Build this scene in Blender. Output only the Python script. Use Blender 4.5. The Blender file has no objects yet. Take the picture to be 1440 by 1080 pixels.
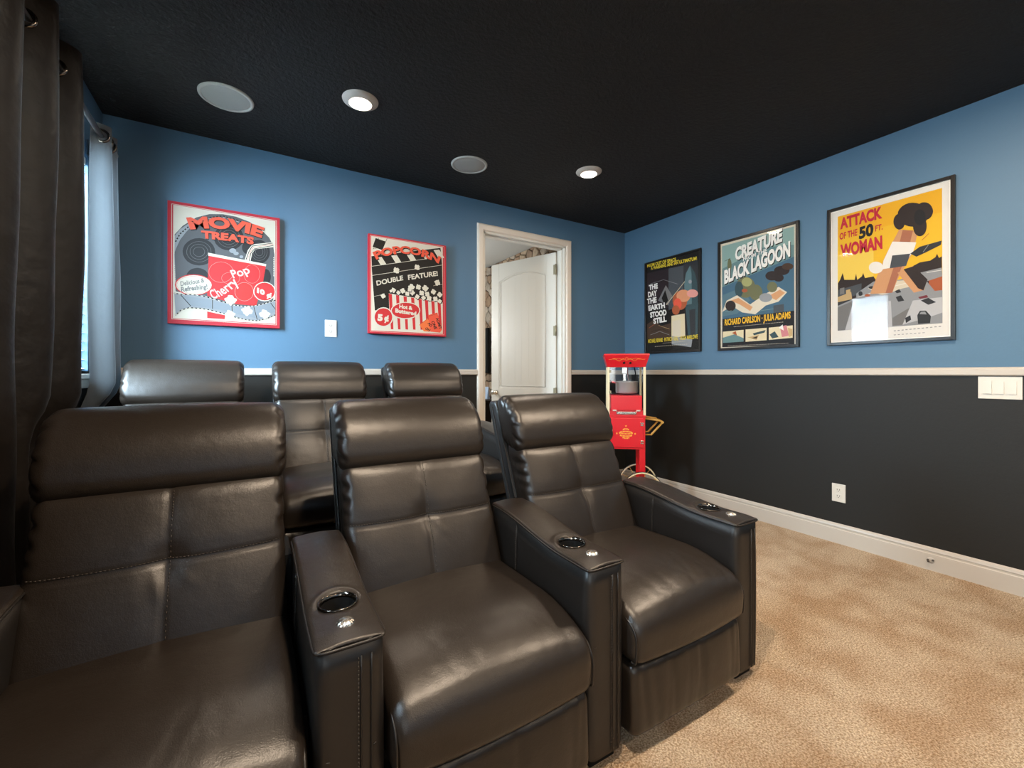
import bpy, bmesh, math, random
from mathutils import Vector, Matrix

random.seed(7)
SC = bpy.context.scene
COL = SC.collection
PI = math.pi

# ----------------------------------------------------------------- camera, sky, lights, exposure
CAM_H = 1.193
cam_data = bpy.data.cameras.new('camera')
cam_data.sensor_width = 36.0
cam_data.lens = 610.0 / 1440.0 * 36.0
cam_data.shift_y = -15.0 / 1440.0
cam_data.clip_start = 0.02
cam = bpy.data.objects.new('camera', cam_data)
cam.location = (0, 0, CAM_H)
cam.rotation_euler = (PI / 2, 0, -math.radians(31.0))
COL.objects.link(cam)
SC.camera = cam

vs = SC.view_settings
vs.view_transform = 'Standard'
vs.look = 'None'
vs.gamma = 1.0
vs.use_curve_mapping = False
vs.exposure = 0.25

world = bpy.data.worlds.new('sky')
SC.world = world
world.use_nodes = True
wb = world.node_tree.nodes['Background']
wb.inputs[0].default_value = (0.62, 0.80, 1.0, 1)
wb.inputs[1].default_value = 1.0

def area_light(name, loc, rot, size, size_y, power, color, shape='RECTANGLE', spread=180):
    l = bpy.data.lights.new(name, 'AREA')
    l.shape = shape
    l.size = size
    if shape in ('RECTANGLE', 'ELLIPSE'):
        l.size_y = size_y
    l.energy = power
    l.color = color
    l.spread = math.radians(spread)
    o = bpy.data.objects.new(name, l)
    o.location = loc
    o.rotation_euler = rot
    COL.objects.link(o)
    return o

WARM = (1.0, 0.83, 0.66)
# daylight standing outside the side window, shining into the room
area_light('window_daylight', (-1.7, 1.5, 2.75), (0, -PI / 2 , 0), 2.2, 4.2, 2500, (0.68, 0.87, 1.0))
area_light('second_window_fill', (-1.5, -1.5, 1.35), (0, -PI / 2, 0), 1.8, 2.4, 150, (1.0, 0.96, 0.88))  # fill daylight for the unseen, added second window
# unseen fill light added behind the camera to brighten the recliner fronts
area_light('screen_end_fill', (1.6, -2.2, 2.2), (math.radians(62), 0, 0), 3.0, 1.2, 7, (1.0, 0.88, 0.76))
# unseen point light added to brighten the room beyond the door
nl = bpy.data.lights.new('next_room_fill', 'POINT')
nl.energy = 52
nl.color = (0.95, 0.98, 1.0)
nl.shadow_soft_size = 0.25
nlo = bpy.data.objects.new('next_room_fill', nl)
nlo.location = (1.45, 5.0, 1.75)
COL.objects.link(nlo)
DOWNLIGHTS = [(0.53, 2.55), (2.22, 2.55), (0.53, 0.62), (2.22, 0.62), (0.53, -1.3), (2.22, -1.3)]
for dx, dy in DOWNLIGHTS:
    area_light('downlight_beam', (dx, dy, 2.712), (0, 0, 0), 0.12, 0.12, 8 if dy > 2 else (42 if dy > 0 else 14), WARM if dy > 2 else (1.0, 0.79, 0.58), 'DISK')

# ----------------------------------------------------------------- materials
def lin(c):
    return tuple(((x / 255.0) / 12.92 if x / 255.0 <= 0.04045 else ((x / 255.0 + 0.055) / 1.055) ** 2.4) for x in c) + (1.0,)

def mat(name, rgb, rough=0.6, metal=0.0, spec=0.5, bump=None, vary=None, coat=0.0, sheen=0.0):
    """bump = (scale, strength, distance); vary = (scale, other rgb, amount)"""
    m = bpy.data.materials.new(name)
    m.use_nodes = True
    nt = m.node_tree
    b = nt.nodes['Principled BSDF']
    b.inputs['Base Color'].default_value = lin(rgb)
    b.inputs['Roughness'].default_value = rough
    b.inputs['Metallic'].default_value = metal
    b.inputs['Specular IOR Level'].default_value = spec
    if coat:
        b.inputs['Coat Weight'].default_value = coat
        b.inputs['Coat Roughness'].default_value = 0.2
    if sheen:
        b.inputs['Sheen Weight'].default_value = sheen
        b.inputs['Sheen Roughness'].default_value = 0.4
    tc = nt.nodes.new('ShaderNodeTexCoord')
    if vary:
        n = nt.nodes.new('ShaderNodeTexNoise')
        n.inputs['Scale'].default_value = vary[0]
        n.inputs['Detail'].default_value = 5
        nt.links.new(tc.outputs['Object'], n.inputs['Vector'])
        r = nt.nodes.new('ShaderNodeValToRGB')
        r.color_ramp.elements[0].position = 0.5 - vary[2] / 2
        r.color_ramp.elements[1].position = 0.5 + vary[2] / 2
        r.color_ramp.elements[0].color = lin(rgb)
        r.color_ramp.elements[1].color = lin(vary[1])
        nt.links.new(n.outputs['Fac'], r.inputs['Fac'])
        nt.links.new(r.outputs['Color'], b.inputs['Base Color'])
    if bump:
        prev = None
        for (sc, st, di) in (bump if isinstance(bump[0], tuple) else (bump,)):
            n = nt.nodes.new('ShaderNodeTexNoise')
            n.inputs['Scale'].default_value = sc
            n.inputs['Detail'].default_value = 4
            nt.links.new(tc.outputs['Object'], n.inputs['Vector'])
            bp = nt.nodes.new('ShaderNodeBump')
            bp.inputs['Strength'].default_value = st
            bp.inputs['Distance'].default_value = di
            nt.links.new(n.outputs['Fac'], bp.inputs['Height'])
            if prev:
                nt.links.new(prev.outputs['Normal'], bp.inputs['Normal'])
            prev = bp
        nt.links.new(prev.outputs['Normal'], b.inputs['Normal'])
    return m

def emit(name, color, strength):
    m = bpy.data.materials.new(name)
    m.use_nodes = True
    nt = m.node_tree
    nt.nodes.remove(nt.nodes['Principled BSDF'])
    e = nt.nodes.new('ShaderNodeEmission')
    e.inputs[0].default_value = (*color, 1)
    e.inputs[1].default_value = strength
    nt.links.new(e.outputs[0], nt.nodes['Material Output'].inputs[0])
    return m

def pane_mat(name, tint, refl):
    m = bpy.data.materials.new(name)
    m.use_nodes = True
    nt = m.node_tree
    nt.nodes.remove(nt.nodes['Principled BSDF'])
    t = nt.nodes.new('ShaderNodeBsdfTransparent')
    t.inputs[0].default_value = (*tint, 1)
    g = nt.nodes.new('ShaderNodeBsdfGlossy')
    g.inputs['Roughness'].default_value = 0.03
    f = nt.nodes.new('ShaderNodeFresnel')
    f.inputs[0].default_value = refl
    mx = nt.nodes.new('ShaderNodeMixShader')
    ge = nt.nodes.new('ShaderNodeNewGeometry')     # reflect at the front face only; the back face lets light out
    inv = nt.nodes.new('ShaderNodeMath')
    inv.operation = 'SUBTRACT'
    inv.inputs[0].default_value = 1.0
    mu = nt.nodes.new('ShaderNodeMath')
    mu.operation = 'MULTIPLY'
    nt.links.new(ge.outputs['Backfacing'], inv.inputs[1])
    nt.links.new(f.outputs[0], mu.inputs[0])
    nt.links.new(inv.outputs[0], mu.inputs[1])
    nt.links.new(mu.outputs[0], mx.inputs[0])
    nt.links.new(t.outputs[0], mx.inputs[1])
    nt.links.new(g.outputs[0], mx.inputs[2])
    nt.links.new(mx.outputs[0], nt.nodes['Material Output'].inputs[0])
    return m

def two_tone(name, low, high, z):
    """wall paint, dark below the chair rail and blue above it"""
    m = mat(name, high, 0.55, spec=0.35, bump=((60, 0.12, 0.004), (220, 0.12, 0.002)))
    nt = m.node_tree
    geo = nt.nodes.new('ShaderNodeNewGeometry')
    sep = nt.nodes.new('ShaderNodeSeparateXYZ')
    cmp_ = nt.nodes.new('ShaderNodeMath')
    cmp_.operation = 'GREATER_THAN'
    cmp_.inputs[1].default_value = z
    mx = nt.nodes.new('ShaderNodeMix')
    mx.data_type = 'RGBA'
    mx.inputs[6].default_value = lin(low)
    mx.inputs[7].default_value = lin(high)
    nt.links.new(geo.outputs['Position'], sep.inputs[0])
    nt.links.new(sep.outputs['Z'], cmp_.inputs[0])
    nt.links.new(cmp_.outputs[0], mx.inputs[0])
    nt.links.new(mx.outputs[2], nt.nodes['Principled BSDF'].inputs['Base Color'])
    return m

M_WALL = two_tone('two_tone_paint', (27, 26, 23), (79, 111, 136), 1.205)
M_CEIL = mat('black_ceiling_paint', (29, 28, 27), 0.7, spec=0.3, bump=((42, 0.8, 0.012), (120, 0.6, 0.006)))
def carpet_mat():
    m = mat('beige_carpet', (190, 155, 120), 0.95, spec=0.1, bump=((170, 1.0, 0.02), (420, 0.8, 0.008)))
    nt = m.node_tree
    tc = nt.nodes.new('ShaderNodeTexCoord')
    def nz(sc, lo_, hi_, c0, c1, det=3):
        n = nt.nodes.new('ShaderNodeTexNoise')
        n.inputs['Scale'].default_value = sc
        n.inputs['Detail'].default_value = det
        nt.links.new(tc.outputs['Object'], n.inputs['Vector'])
        r = nt.nodes.new('ShaderNodeValToRGB')
        r.color_ramp.elements[0].position = lo_
        r.color_ramp.elements[1].position = hi_
        r.color_ramp.elements[0].color = c0
        r.color_ramp.elements[1].color = c1
        nt.links.new(n.outputs['Fac'], r.inputs['Fac'])
        return r
    a = nz(150, 0.36, 0.62, lin((196, 163, 127)), lin((252, 232, 204)))
    b = nz(5.0, 0.38, 0.60, lin((232, 220, 210)), lin((255, 255, 255)), 6)
    mx = nt.nodes.new('ShaderNodeMix')
    mx.data_type = 'RGBA'
    mx.blend_type = 'MULTIPLY'
    mx.inputs[0].default_value = 1.0
    nt.links.new(a.outputs[0], mx.inputs[6])
    nt.links.new(b.outputs[0], mx.inputs[7])
    nt.links.new(mx.outputs[2], nt.nodes['Principled BSDF'].inputs['Base Color'])
    return m
M_CARPET = carpet_mat()
M_TRIM = mat('cream_trim_paint', (184, 176, 165), 0.4, bump=(90, 0.03, 0.002))
M_TRIM_LIT = mat('cream_trim_paint_lit', (214, 204, 190), 0.4, bump=(90, 0.03, 0.002))  # trim paint made paler, stronger light on the casing painted in
M_DOOR = mat('white_door_paint', (208, 205, 196), 0.45, bump=(120, 0.05, 0.001))
M_WHITE = mat('white_plastic', (206, 202, 192), 0.35)
M_SLOT = mat('dark_slot', (60, 55, 50), 0.6)
M_LEATHER = mat('black_brown_leather', (36, 30, 25), 0.34, spec=0.55, bump=((420, 0.36, 0.0012), (150, 0.2, 0.0012), (12, 0.3, 0.008)))
M_LEATHER2 = mat('black_leather_side', (31, 28, 26), 0.40, spec=0.5, bump=((900, 0.18, 0.0006), (30, 0.15, 0.004)))
M_THREAD = mat('dark_grey_thread', (70, 63, 56), 0.7)
M_BLACKP = mat('black_plastic', (10, 10, 10), 0.7, spec=0.3)
M_KETTLE = mat('brushed_kettle_steel', (186, 184, 178), 0.36, metal=0.45)
M_STEEL = mat('polished_steel', (215, 210, 202), 0.26, metal=1.0)
M_CHROME_DARK = mat('dark_chrome', (120, 112, 104), 0.14, metal=1.0)
M_CURTAIN = mat('dark_sateen_curtain', (36, 30, 25), 0.50, spec=0.3, sheen=0.03, bump=((7, 0.5, 0.025), (20, 0.2, 0.006), (700, 0.2, 0.0006)))
M_CURTAIN_LIT = mat('daylit_sateen_curtain', (96, 103, 108), 0.5, spec=0.5, sheen=0.35, bump=((9, 0.25, 0.015), (700, 0.2, 0.0006)))  # same dark sateen, colour lightened to paint in the window daylight
M_LINING = mat('pale_curtain_lining', (210, 200, 184), 0.8)
M_ROD = mat('brushed_nickel_rod', (150, 150, 152), 0.3, metal=1.0)
M_SPK = mat('grey_speaker_grille', (150, 152, 148), 0.7, bump=(900, 0.5, 0.001))
M_SPKR = mat('pale_grey_rim', (172, 172, 166), 0.55)
M_LTRIM = mat('light_trim_ring', (186, 178, 168), 0.5)
M_LENS = emit('lamp_lens_glow', (1.0, 0.86, 0.70), 9.0)
M_GLASS = pane_mat('window_glass', (0.96, 0.98, 1.0), 1.45)
M_POSTERGLASS = pane_mat('poster_acrylic', (0.98, 0.98, 0.98), 1.22)
M_FRAME = mat('black_metal_frame', (34, 30, 27), 0.3, metal=0.4, spec=0.6)
M_RED = mat('red_enamel', (206, 18, 34), 0.32, spec=0.6, coat=0.2)
M_CREAMP = mat('cream_enamel', (226, 214, 176), 0.4)
M_GOLD = mat('golden_wood', (186, 142, 66), 0.4)
M_RUBBER = mat('black_rubber', (26, 22, 20), 0.7)
M_YELLOW = mat('yellow_print', (232, 170, 60), 0.5)
M_BRASS = mat('satin_brass', (150, 142, 118), 0.4, metal=0.8)
M_STONE = [mat('beige_stone_' + n, c, 0.85, bump=(30, 0.5, 0.01), vary=(14, d, 0.5)) for n, c, d in (
    ('light', (196, 176, 150), (150, 128, 104)), ('tan', (170, 146, 120), (120, 98, 80)), ('grey', (150, 138, 124), (190, 176, 158)), ('brown', (136, 108, 84), (176, 150, 124)))]
M_MORTAR = mat('dark_mortar', (52, 40, 32), 0.9, bump=(80, 0.4, 0.004))
M_HALLWALL = mat('hall_paint', (196, 196, 190), 0.7)
M_DARKWOOD = mat('dark_stained_wood', (44, 28, 20), 0.5, vary=(8, (30, 18, 13), 0.6))
M_SCREEN = mat('dark_glossy_panel', (14, 16, 18), 0.25)
M_PALEBLUE = mat('pale_blue_card', (170, 190, 214), 0.6)

# ----------------------------------------------------------------- geometry helpers
class MB:
    def __init__(self):
        self.bm = bmesh.new()
        self.mats = []

    def mi(self, m):
        if m is None:
            return 0
        if m not in self.mats:
            self.mats.append(m)
        return self.mats.index(m)

    def box(self, x0, x1, y0, y1, z0, z1, m=None, bevel=0.0, seg=2):
        b = bmesh.new()
        bmesh.ops.create_cube(b, size=1.0)
        for v in b.verts:
            v.co = Vector(((x0 + x1) / 2 + v.co.x * (x1 - x0), (y0 + y1) / 2 + v.co.y * (y1 - y0), (z0 + z1) / 2 + v.co.z * (z1 - z0)))
        if bevel:
            bmesh.ops.bevel(b, geom=list(b.edges), offset=bevel, segments=seg, affect='EDGES', profile=0.5)
        self.add(b, m)
        b.free()
        return self

    def add(self, b, m=None, mtx=None):
        i = self.mi(m)
        vm = {}
        for v in b.verts:
            vm[v] = self.bm.verts.new(mtx @ v.co if mtx else v.co)
        for f in b.faces:
            try:
                nf = self.bm.faces.new([vm[v] for v in f.verts])
                nf.material_index = i
                nf.smooth = f.smooth
            except ValueError:
                pass

    def rings(self, rings, m=None, closed=True, cap0=True, cap1=True, smooth=True, loop=False):
        i = self.mi(m)
        V = [[self.bm.verts.new(p) for p in r] for r in rings]
        n = len(V[0])
        rng = range(n if closed else n - 1)
        pairs = list(zip(V[:-1], V[1:]))
        if loop:
            pairs.append((V[-1], V[0]))
        for a, b in pairs:
            for k in rng:
                f = self.bm.faces.new((a[k], a[(k + 1) % n], b[(k + 1) % n], b[k]))
                f.smooth = smooth
                f.material_index = i
        if not loop and closed:
            if cap0:
                f = self.bm.faces.new(list(reversed(V[0])))
                f.material_index = i
            if cap1:
                f = self.bm.faces.new(V[-1])
                f.material_index = i
        return self

    def cyl(self, p0, p1, r0, r1=None, n=20, m=None, smooth=True):
        r1 = r0 if r1 is None else r1
        p0 = Vector(p0)
        p1 = Vector(p1)
        d = (p1 - p0).normalized()
        a = d.orthogonal().normalized()
        b = d.cross(a)
        R = []
        for p, r in ((p0, r0), (p1, r1)):
            R.append([p + a * (r * math.cos(2 * PI * k / n)) + b * (r * math.sin(2 * PI * k / n)) for k in range(n)])
        return self.rings(R, m, smooth=smooth)

    def tube(self, pts, r, n=8, m=None, loop=False):
        pts = [Vector(p) for p in pts]
        R = []
        a = None
        N = len(pts)
        for i, p in enumerate(pts):
            if loop:
                d = (pts[(i + 1) % N] - pts[i - 1]).normalized()
            else:
                d = (pts[min(i + 1, N - 1)] - pts[max(i - 1, 0)]).normalized()
            if a is None:
                a = d.orthogonal().normalized()
            else:
                a = (a - d * a.dot(d)).normalized()
            b = d.cross(a)
            R.append([p + a * (r * math.cos(2 * PI * k / n)) + b * (r * math.sin(2 * PI * k / n)) for k in range(n)])
        return self.rings(R, m, loop=loop)

    def lathe(self, prof, c=(0, 0, 0), n=40, m=None, cap0=True, cap1=True, axis='z'):
        c = Vector(c)
        R = []
        for r, h in prof:
            ring = []
            for k in range(n):
                u, v = r * math.cos(2 * PI * k / n), r * math.sin(2 * PI * k / n)
                ring.append(c + (Vector((u, v, h)) if axis == 'z' else Vector((u, h, v))))
            R.append(ring)
        return self.rings(R, m, cap0=cap0, cap1=cap1)

    def poly(self, pts, m=None, depth=None):
        i = self.mi(m)
        vs_ = [self.bm.verts.new(p) for p in pts]
        f = self.bm.faces.new(vs_)
        f.material_index = i
        return self

    def prism(self, pts, off, m=None):
        off = Vector(off)
        a = [Vector(p) for p in pts]
        return self.rings([a, [p + off for p in a]], m, smooth=False)

    def build(self, name, m=None, parent=None, recalc=True, smooth_angle=None):
        if recalc:
            bmesh.ops.recalc_face_normals(self.bm, faces=self.bm.faces)
        me = bpy.data.meshes.new(name)
        self.bm.to_mesh(me)
        self.bm.free()
        for x in (self.mats or [m]):
            me.materials.append(x)
        return link(name, me, parent)

def link(name, me, parent=None):
    o = bpy.data.objects.new(name, me)
    COL.objects.link(o)
    if parent is not None:
        o.parent = parent
    return o

def tag(o, label=None, cat=None, group=None, kind=None):
    if label:
        o['label'] = label
    if cat:
        o['category'] = cat
    if group:
        o['group'] = group
    if kind:
        o['kind'] = kind
    return o

def thing(name, loc, rz=0.0, label=None, cat=None, group=None):
    o = bpy.data.objects.new(name, None)
    o.empty_display_size = 0.1
    o.location = loc
    o.rotation_euler = (0, 0, rz)
    COL.objects.link(o)
    return tag(o, label, cat, group)

def structure(o, label, cat):
    return tag(o, label, cat, kind='structure')

def kids(o):
    return [c for c in COL.objects if c.parent == o]

def copy_tree(o, parent=None):
    c = o.copy()
    COL.objects.link(c)
    if parent is not None:
        c.parent = parent
    for ch in kids(o):
        copy_tree(ch, c)
    return c

def smooth(a, b, x):
    t = min(1.0, max(0.0, (x - a) / (b - a)))
    return t * t * (3 - 2 * t)

def gauss(x, s):
    return math.exp(-(x / s) ** 2)

def round_poly(corners, seg=6):
    """corners: (u, v, radius), in order; returns a closed outline"""
    out = []
    n = len(corners)
    for i in range(n):
        p = Vector(corners[i][:2])
        a = Vector(corners[i - 1][:2])
        b = Vector(corners[(i + 1) % n][:2])
        r = corners[i][2] if len(corners[i]) > 2 else 0.0
        if r <= 0:
            out.append(p)
            continue
        da = (a - p)
        db = (b - p)
        t = min(r, da.length * 0.49, db.length * 0.49)
        q0 = p + da.normalized() * t
        q1 = p + db.normalized() * t
        for k in range(seg + 1):
            s = k / seg
            out.append(q0 * (1 - s) ** 2 + p * (2 * s * (1 - s)) + q1 * s * s)
    return out

def resample(pts, step):
    n = len(pts)
    seg = [(pts[(i + 1) % n] - pts[i]).length for i in range(n)]
    tot = sum(seg)
    m = max(8, int(round(tot / step)))
    out = []
    i = 0
    acc = 0.0
    for k in range(m):
        d = tot * k / m
        while acc + seg[i] < d:
            acc += seg[i]
            i += 1
        out.append(pts[i].lerp(pts[(i + 1) % n], (d - acc) / max(seg[i], 1e-9)))
    return out

def cushion(prof, h0, h1, r, step, place, disp=None):
    """An upholstered body: outline PROF extruded from h0 to h1 with ends rounded by r. place(h, u, v) -> xyz; disp(h, u, v) -> (h, u, v)"""
    prof = resample(prof, step)
    cu = (min(p.x for p in prof) + max(p.x for p in prof)) / 2
    cv = (min(p.y for p in prof) + max(p.y for p in prof)) / 2
    au = (max(p.x for p in prof) - min(p.x for p in prof)) / 2
    av = (max(p.y for p in prof) - min(p.y for p in prof)) / 2
    lim = min(au, av)
    st = []
    for k in range(3, 0, -1):
        st.append((h0, r + (lim - r) * k * 0.3))
    for k in range(6):
        a = PI / 2 * k / 6
        st.append((h0 + r - r * math.cos(a), r - r * math.sin(a)))
    nb = max(2, int((h1 - h0 - 2 * r) / step))
    for k in range(nb + 1):
        st.append((h0 + r + (h1 - h0 - 2 * r) * k / nb, 0.0))
    for k in range(1, 7):
        a = PI / 2 * k / 6
        st.append((h1 - r + r * math.sin(a), r - r * math.cos(a)))
    for k in range(1, 4):
        st.append((h1, r + (lim - r) * k * 0.3))
    R = []
    for h, o in st:
        su, sv = 1 - o / au, 1 - o / av
        ring = []
        for p in prof:
            q = (h, cu + (p.x - cu) * su, cv + (p.y - cv) * sv)
            if disp:
                q = disp(*q)
            ring.append(place(*q))
        R.append(ring)
    mb = MB()
    mb.rings(R)
    for f in mb.bm.faces:
        f.smooth = True
    return mb

def cut_hole(o, c, rad, depth):
    """a round hole through a part (evaluated boolean, no operators)"""
    t = MB().cyl((c[0], c[1], c[2] - depth), (c[0], c[1], c[2] + depth), rad, n=40).build('cutter')
    md = o.modifiers.new('hole', 'BOOLEAN')
    md.operation = 'DIFFERENCE'
    md.solver = 'EXACT'
    md.object = t
    dg = bpy.context.evaluated_depsgraph_get()
    me = bpy.data.meshes.new_from_object(o.evaluated_get(dg))
    o.modifiers.clear()
    o.data = me
    bpy.data.objects.remove(t)

# ----------------------------------------------------------------- the room
X0, X1, Y0, Y1, H = -0.76, 3.54, -3.0, 3.47, 2.74
T = 0.12
WY0, WY1, WZ0, WZ1 = 0.7, 3.20, 1.19, 2.36
DX0, DX1, DZ = 1.787, 2.717, 2.47

structure(MB().box(X0 - 0.3, X1 + 0.3, Y0 - 0.3, Y1 + 0.06, -0.12, 0.0).build('floor', M_CARPET), 'beige cut pile carpet over the whole room floor', 'floor')
structure(MB().box(X0 - 0.1, X1 + T, Y0 - T, Y1 + T, H, H + 0.1).build('ceiling', M_CEIL), 'black textured ceiling with recessed lights and speakers', 'ceiling')
structure(MB().box(X1, X1 + T, Y0, Y1 + T, 0, H).build('wall_right', M_WALL), 'wall with three framed posters, blue over black', 'wall')
w = MB()
w.box(X0 - T, DX0, Y1, Y1 + T, 0, H)
w.box(DX1, X1, Y1, Y1 + T, 0, H)
w.box(DX0, DX1, Y1, Y1 + T, DZ, H)
structure(w.build('wall_back', M_WALL), 'wall with the doorway and two red edged prints, blue over black', 'wall')
w = MB()
VY0, VY1, VZ0, VZ1 = -2.4, -0.6, 0.95, 2.36
def wall_with_openings(mb, xa, xb, ya, yb, opens, gap):
    y = ya
    for a, b, za, zb in opens:
        mb.box(xa, xb, y, a - gap, 0, H)
        mb.box(xa, xb, a - gap, b + gap, 0, za - gap)
        mb.box(xa, xb, a - gap, b + gap, zb + gap, H)
        y = b + gap
    mb.box(xa, xb, y, yb, 0, H)
OPENS = [(VY0, VY1, VZ0, VZ1), (WY0, WY1, WZ0, WZ1)]
wall_with_openings(w, X0 - 0.03, X0, Y0, Y1, OPENS, 0.0)
wall_with_openings(w, X0 - 0.1, X0 - 0.03, Y0, Y1, OPENS, 0.03)
structure(w.build('wall_left', M_WALL), 'window wall behind the long dark curtains', 'wall')
structure(MB().box(X0, X1, Y0 - T, Y0, 0, H).build('wall_front', M_WALL), 'wall at the screen end of the room', 'wall')

# window
win = MB()
fx0, fx1 = X0 - 0.075, X0 - 0.035
win.box(fx0, fx1, WY0 - 0.02, WY0 + 0.05, WZ0 - 0.02, WZ1 + 0.02)
win.box(fx0, fx1, WY1 - 0.02, WY1 + 0.03, WZ0 - 0.02, WZ1 + 0.02)
win.box(fx0, fx1, WY0, WY1, WZ0 - 0.02, WZ0 + 0.04)
win.box(fx0, fx1, WY0, WY1, WZ1 - 0.03, WZ1 + 0.02)
win.box(fx0, fx1, 1.92, 1.98, WZ0, WZ1)
wo = structure(win.build('window_1', M_TRIM), 'wide bright window behind the curtains', 'window')
for a, b in ((WY0 + 0.05, 1.92), (1.98, WY1 - 0.02)):
    MB().box(X0 - 0.057, X0 - 0.053, a, b, WZ0 + 0.04, WZ1 - 0.03).build('pane', M_GLASS, wo)
MB().box(X0 - 0.03, X0 + 0.028, WY0 - 0.05, WY1 + 0.05, WZ0 - 0.028, WZ0, bevel=0.006).build('sill', M_TRIM, wo)
MB().box(X0, X0 + 0.014, WY0 - 0.04, WY1 + 0.04, WZ0 - 0.075, WZ0 - 0.028, bevel=0.003).build('apron', M_TRIM, wo)

win = MB()  # unseen window, added to bring daylight onto the poster wall and ceiling
win.box(fx0, fx1, VY0 - 0.02, VY0 + 0.05, VZ0 - 0.02, VZ1 + 0.02)
win.box(fx0, fx1, VY1 - 0.05, VY1 + 0.02, VZ0 - 0.02, VZ1 + 0.02)
win.box(fx0, fx1, VY0, VY1, VZ0 - 0.02, VZ0 + 0.05)
win.box(fx0, fx1, VY0, VY1, VZ1 - 0.05, VZ1 + 0.02)
w2 = structure(win.build('window_unseen', M_TRIM), 'unseen second window added for fill daylight', 'window')
MB().box(X0 - 0.057, X0 - 0.053, VY0 + 0.05, VY1 - 0.05, VZ0 + 0.05, VZ1 - 0.05).build('pane', M_GLASS, w2)

bl = thing('window_blind', (X0 - 0.020, 1.95, WZ0), 0, 'white slatted blind in the window behind the curtains', 'blind')
for k in range(23):
    z = 0.03 + k * 0.048
    MB().prism([(-0.012, -1.235, z + 0.004), (0.012, -1.235, z - 0.004), (0.012, -1.235, z - 0.0015), (-0.012, -1.235, z + 0.0065)], (0, 2.47, 0)).build('slat', M_WHITE, bl)
MB().box(-0.013, 0.014, -1.24, 1.24, 1.125, 1.165, bevel=0.003).build('headrail', M_WHITE, bl)

# chair rail and baseboards (moulded profiles)
RAIL = [(0, 1.180), (0.014, 1.180), (0.018, 1.186), (0.018, 1.216), (0.012, 1.224), (0.0, 1.228)]
BASE = [(0, 0), (0.016, 0), (0.016, 0.098), (0.012, 0.102), (0.012, 0.112), (0.015, 0.116), (0.011, 0.130), (0.0, 0.138)]

def run_x(prof, xa, xb, y, name, m, label, cat):   # along the back wall
    mb = MB()
    mb.rings([[Vector((x, y - p[0], p[1])) for p in prof] for x in (xa, xb)], smooth=False)
    return structure(mb.build(name, m), label, cat)

def run_y(prof, ya, yb, x, s, name, m, label, cat):
    mb = MB()
    mb.rings([[Vector((x + s * p[0], y, p[1])) for p in prof] for y in (ya, yb)], smooth=False)
    return structure(mb.build(name, m), label, cat)

run_x(RAIL, X0, DX0 - 0.067, Y1, 'trim_1', M_TRIM, 'cream chair rail behind the raised rear seats', 'chair rail')
run_x(RAIL, DX1 + 0.067, X1 - 0.018, Y1, 'trim_2', M_TRIM, 'short cream chair rail between doorway and corner', 'chair rail')
run_y(RAIL, Y0, Y1, X1, -1, 'trim_3', M_TRIM, 'long cream chair rail below the framed posters', 'chair rail')
run_x(BASE, X0, DX0 - 0.067, Y1, 'baseboard_back', M_TRIM, 'cream baseboard behind the raised rear seats', 'baseboard')
run_x(BASE, DX1 + 0.067, X1 - 0.016, Y1, 'baseboard_corner', M_TRIM, 'short cream baseboard behind the red cart', 'baseboard')
run_y(BASE, Y0, Y1, X1, -1, 'baseboard_right', M_TRIM, 'cream moulded baseboard below the poster wall', 'baseboard')
run_y(BASE, Y0, Y1, X0, 1, 'baseboard_left', M_TRIM, 'baseboard behind the curtains', 'baseboard')

# raised platform of the rear row
RZ = 0.18
structure(MB().box(X0 + 0.017, 1.50, 2.12, Y1 - 0.017, 0.0, RZ, bevel=0.012).build('floor_riser', M_CARPET), 'carpeted platform under the rear row of seats', 'platform')

# door casing, jamb, door leaf
cas = MB()
def casing(mb, y, s):
    prof = [(0.0, 0.0), (0.010, 0.006), (0.016, 0.012), (0.018, 0.050), (0.012, 0.062), (0.0, 0.067)]   # (proud, outward)
    pts = [(DX0, 0.0), (DX0, DZ), (DX1, DZ), (DX1, 0.0)]
    outs = [(-1, 0), (-1, 1), (1, 1), (1, 0)]
    R = []
    for (px, pz), (ox, oz) in zip(pts, outs):
        R.append([Vector((px + ox * q, y + s * d, pz + oz * q)) for d, q in prof])
    mb.rings(R, smooth=False)
casing(cas, Y1, -1)
casing(cas, Y1 + T, 1)
dr = structure(cas.build('door_1', M_TRIM_LIT), 'cream cased doorway with white door standing open', 'doorway')
j = MB()
j.box(DX0 - 0.002, DX0 + 0.016, Y1 - 0.002, Y1 + T + 0.002, 0, DZ)
j.box(DX1 - 0.016, DX1 + 0.002, Y1 - 0.002, Y1 + T + 0.002, 0, DZ)
j.box(DX0, DX1, Y1 - 0.002, Y1 + T + 0.002, DZ - 0.016, DZ + 0.002)
j.build('jamb', M_DOOR, dr)
j = MB()
j.box(DX0 + 0.016, DX0 + 0.028, Y1 + 0.035, Y1 + 0.075, 0, DZ - 0.016)
j.box(DX1 - 0.028, DX1 - 0.016, Y1 + 0.035, Y1 + 0.075, 0, DZ - 0.016)
j.box(DX0 + 0.016, DX1 - 0.016, Y1 + 0.035, Y1 + 0.075, DZ - 0.028, DZ - 0.016)
j.build('door_stop', M_DOOR, dr)

TH = math.radians(70)
HX, HY = DX1 - 0.032, Y1 + T + 0.004
leaf = thing('door_leaf', (HX, HY, 0.012), -TH)
leaf.parent = dr
LW, LH, LT = 0.885, 2.428, 0.036
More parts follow.
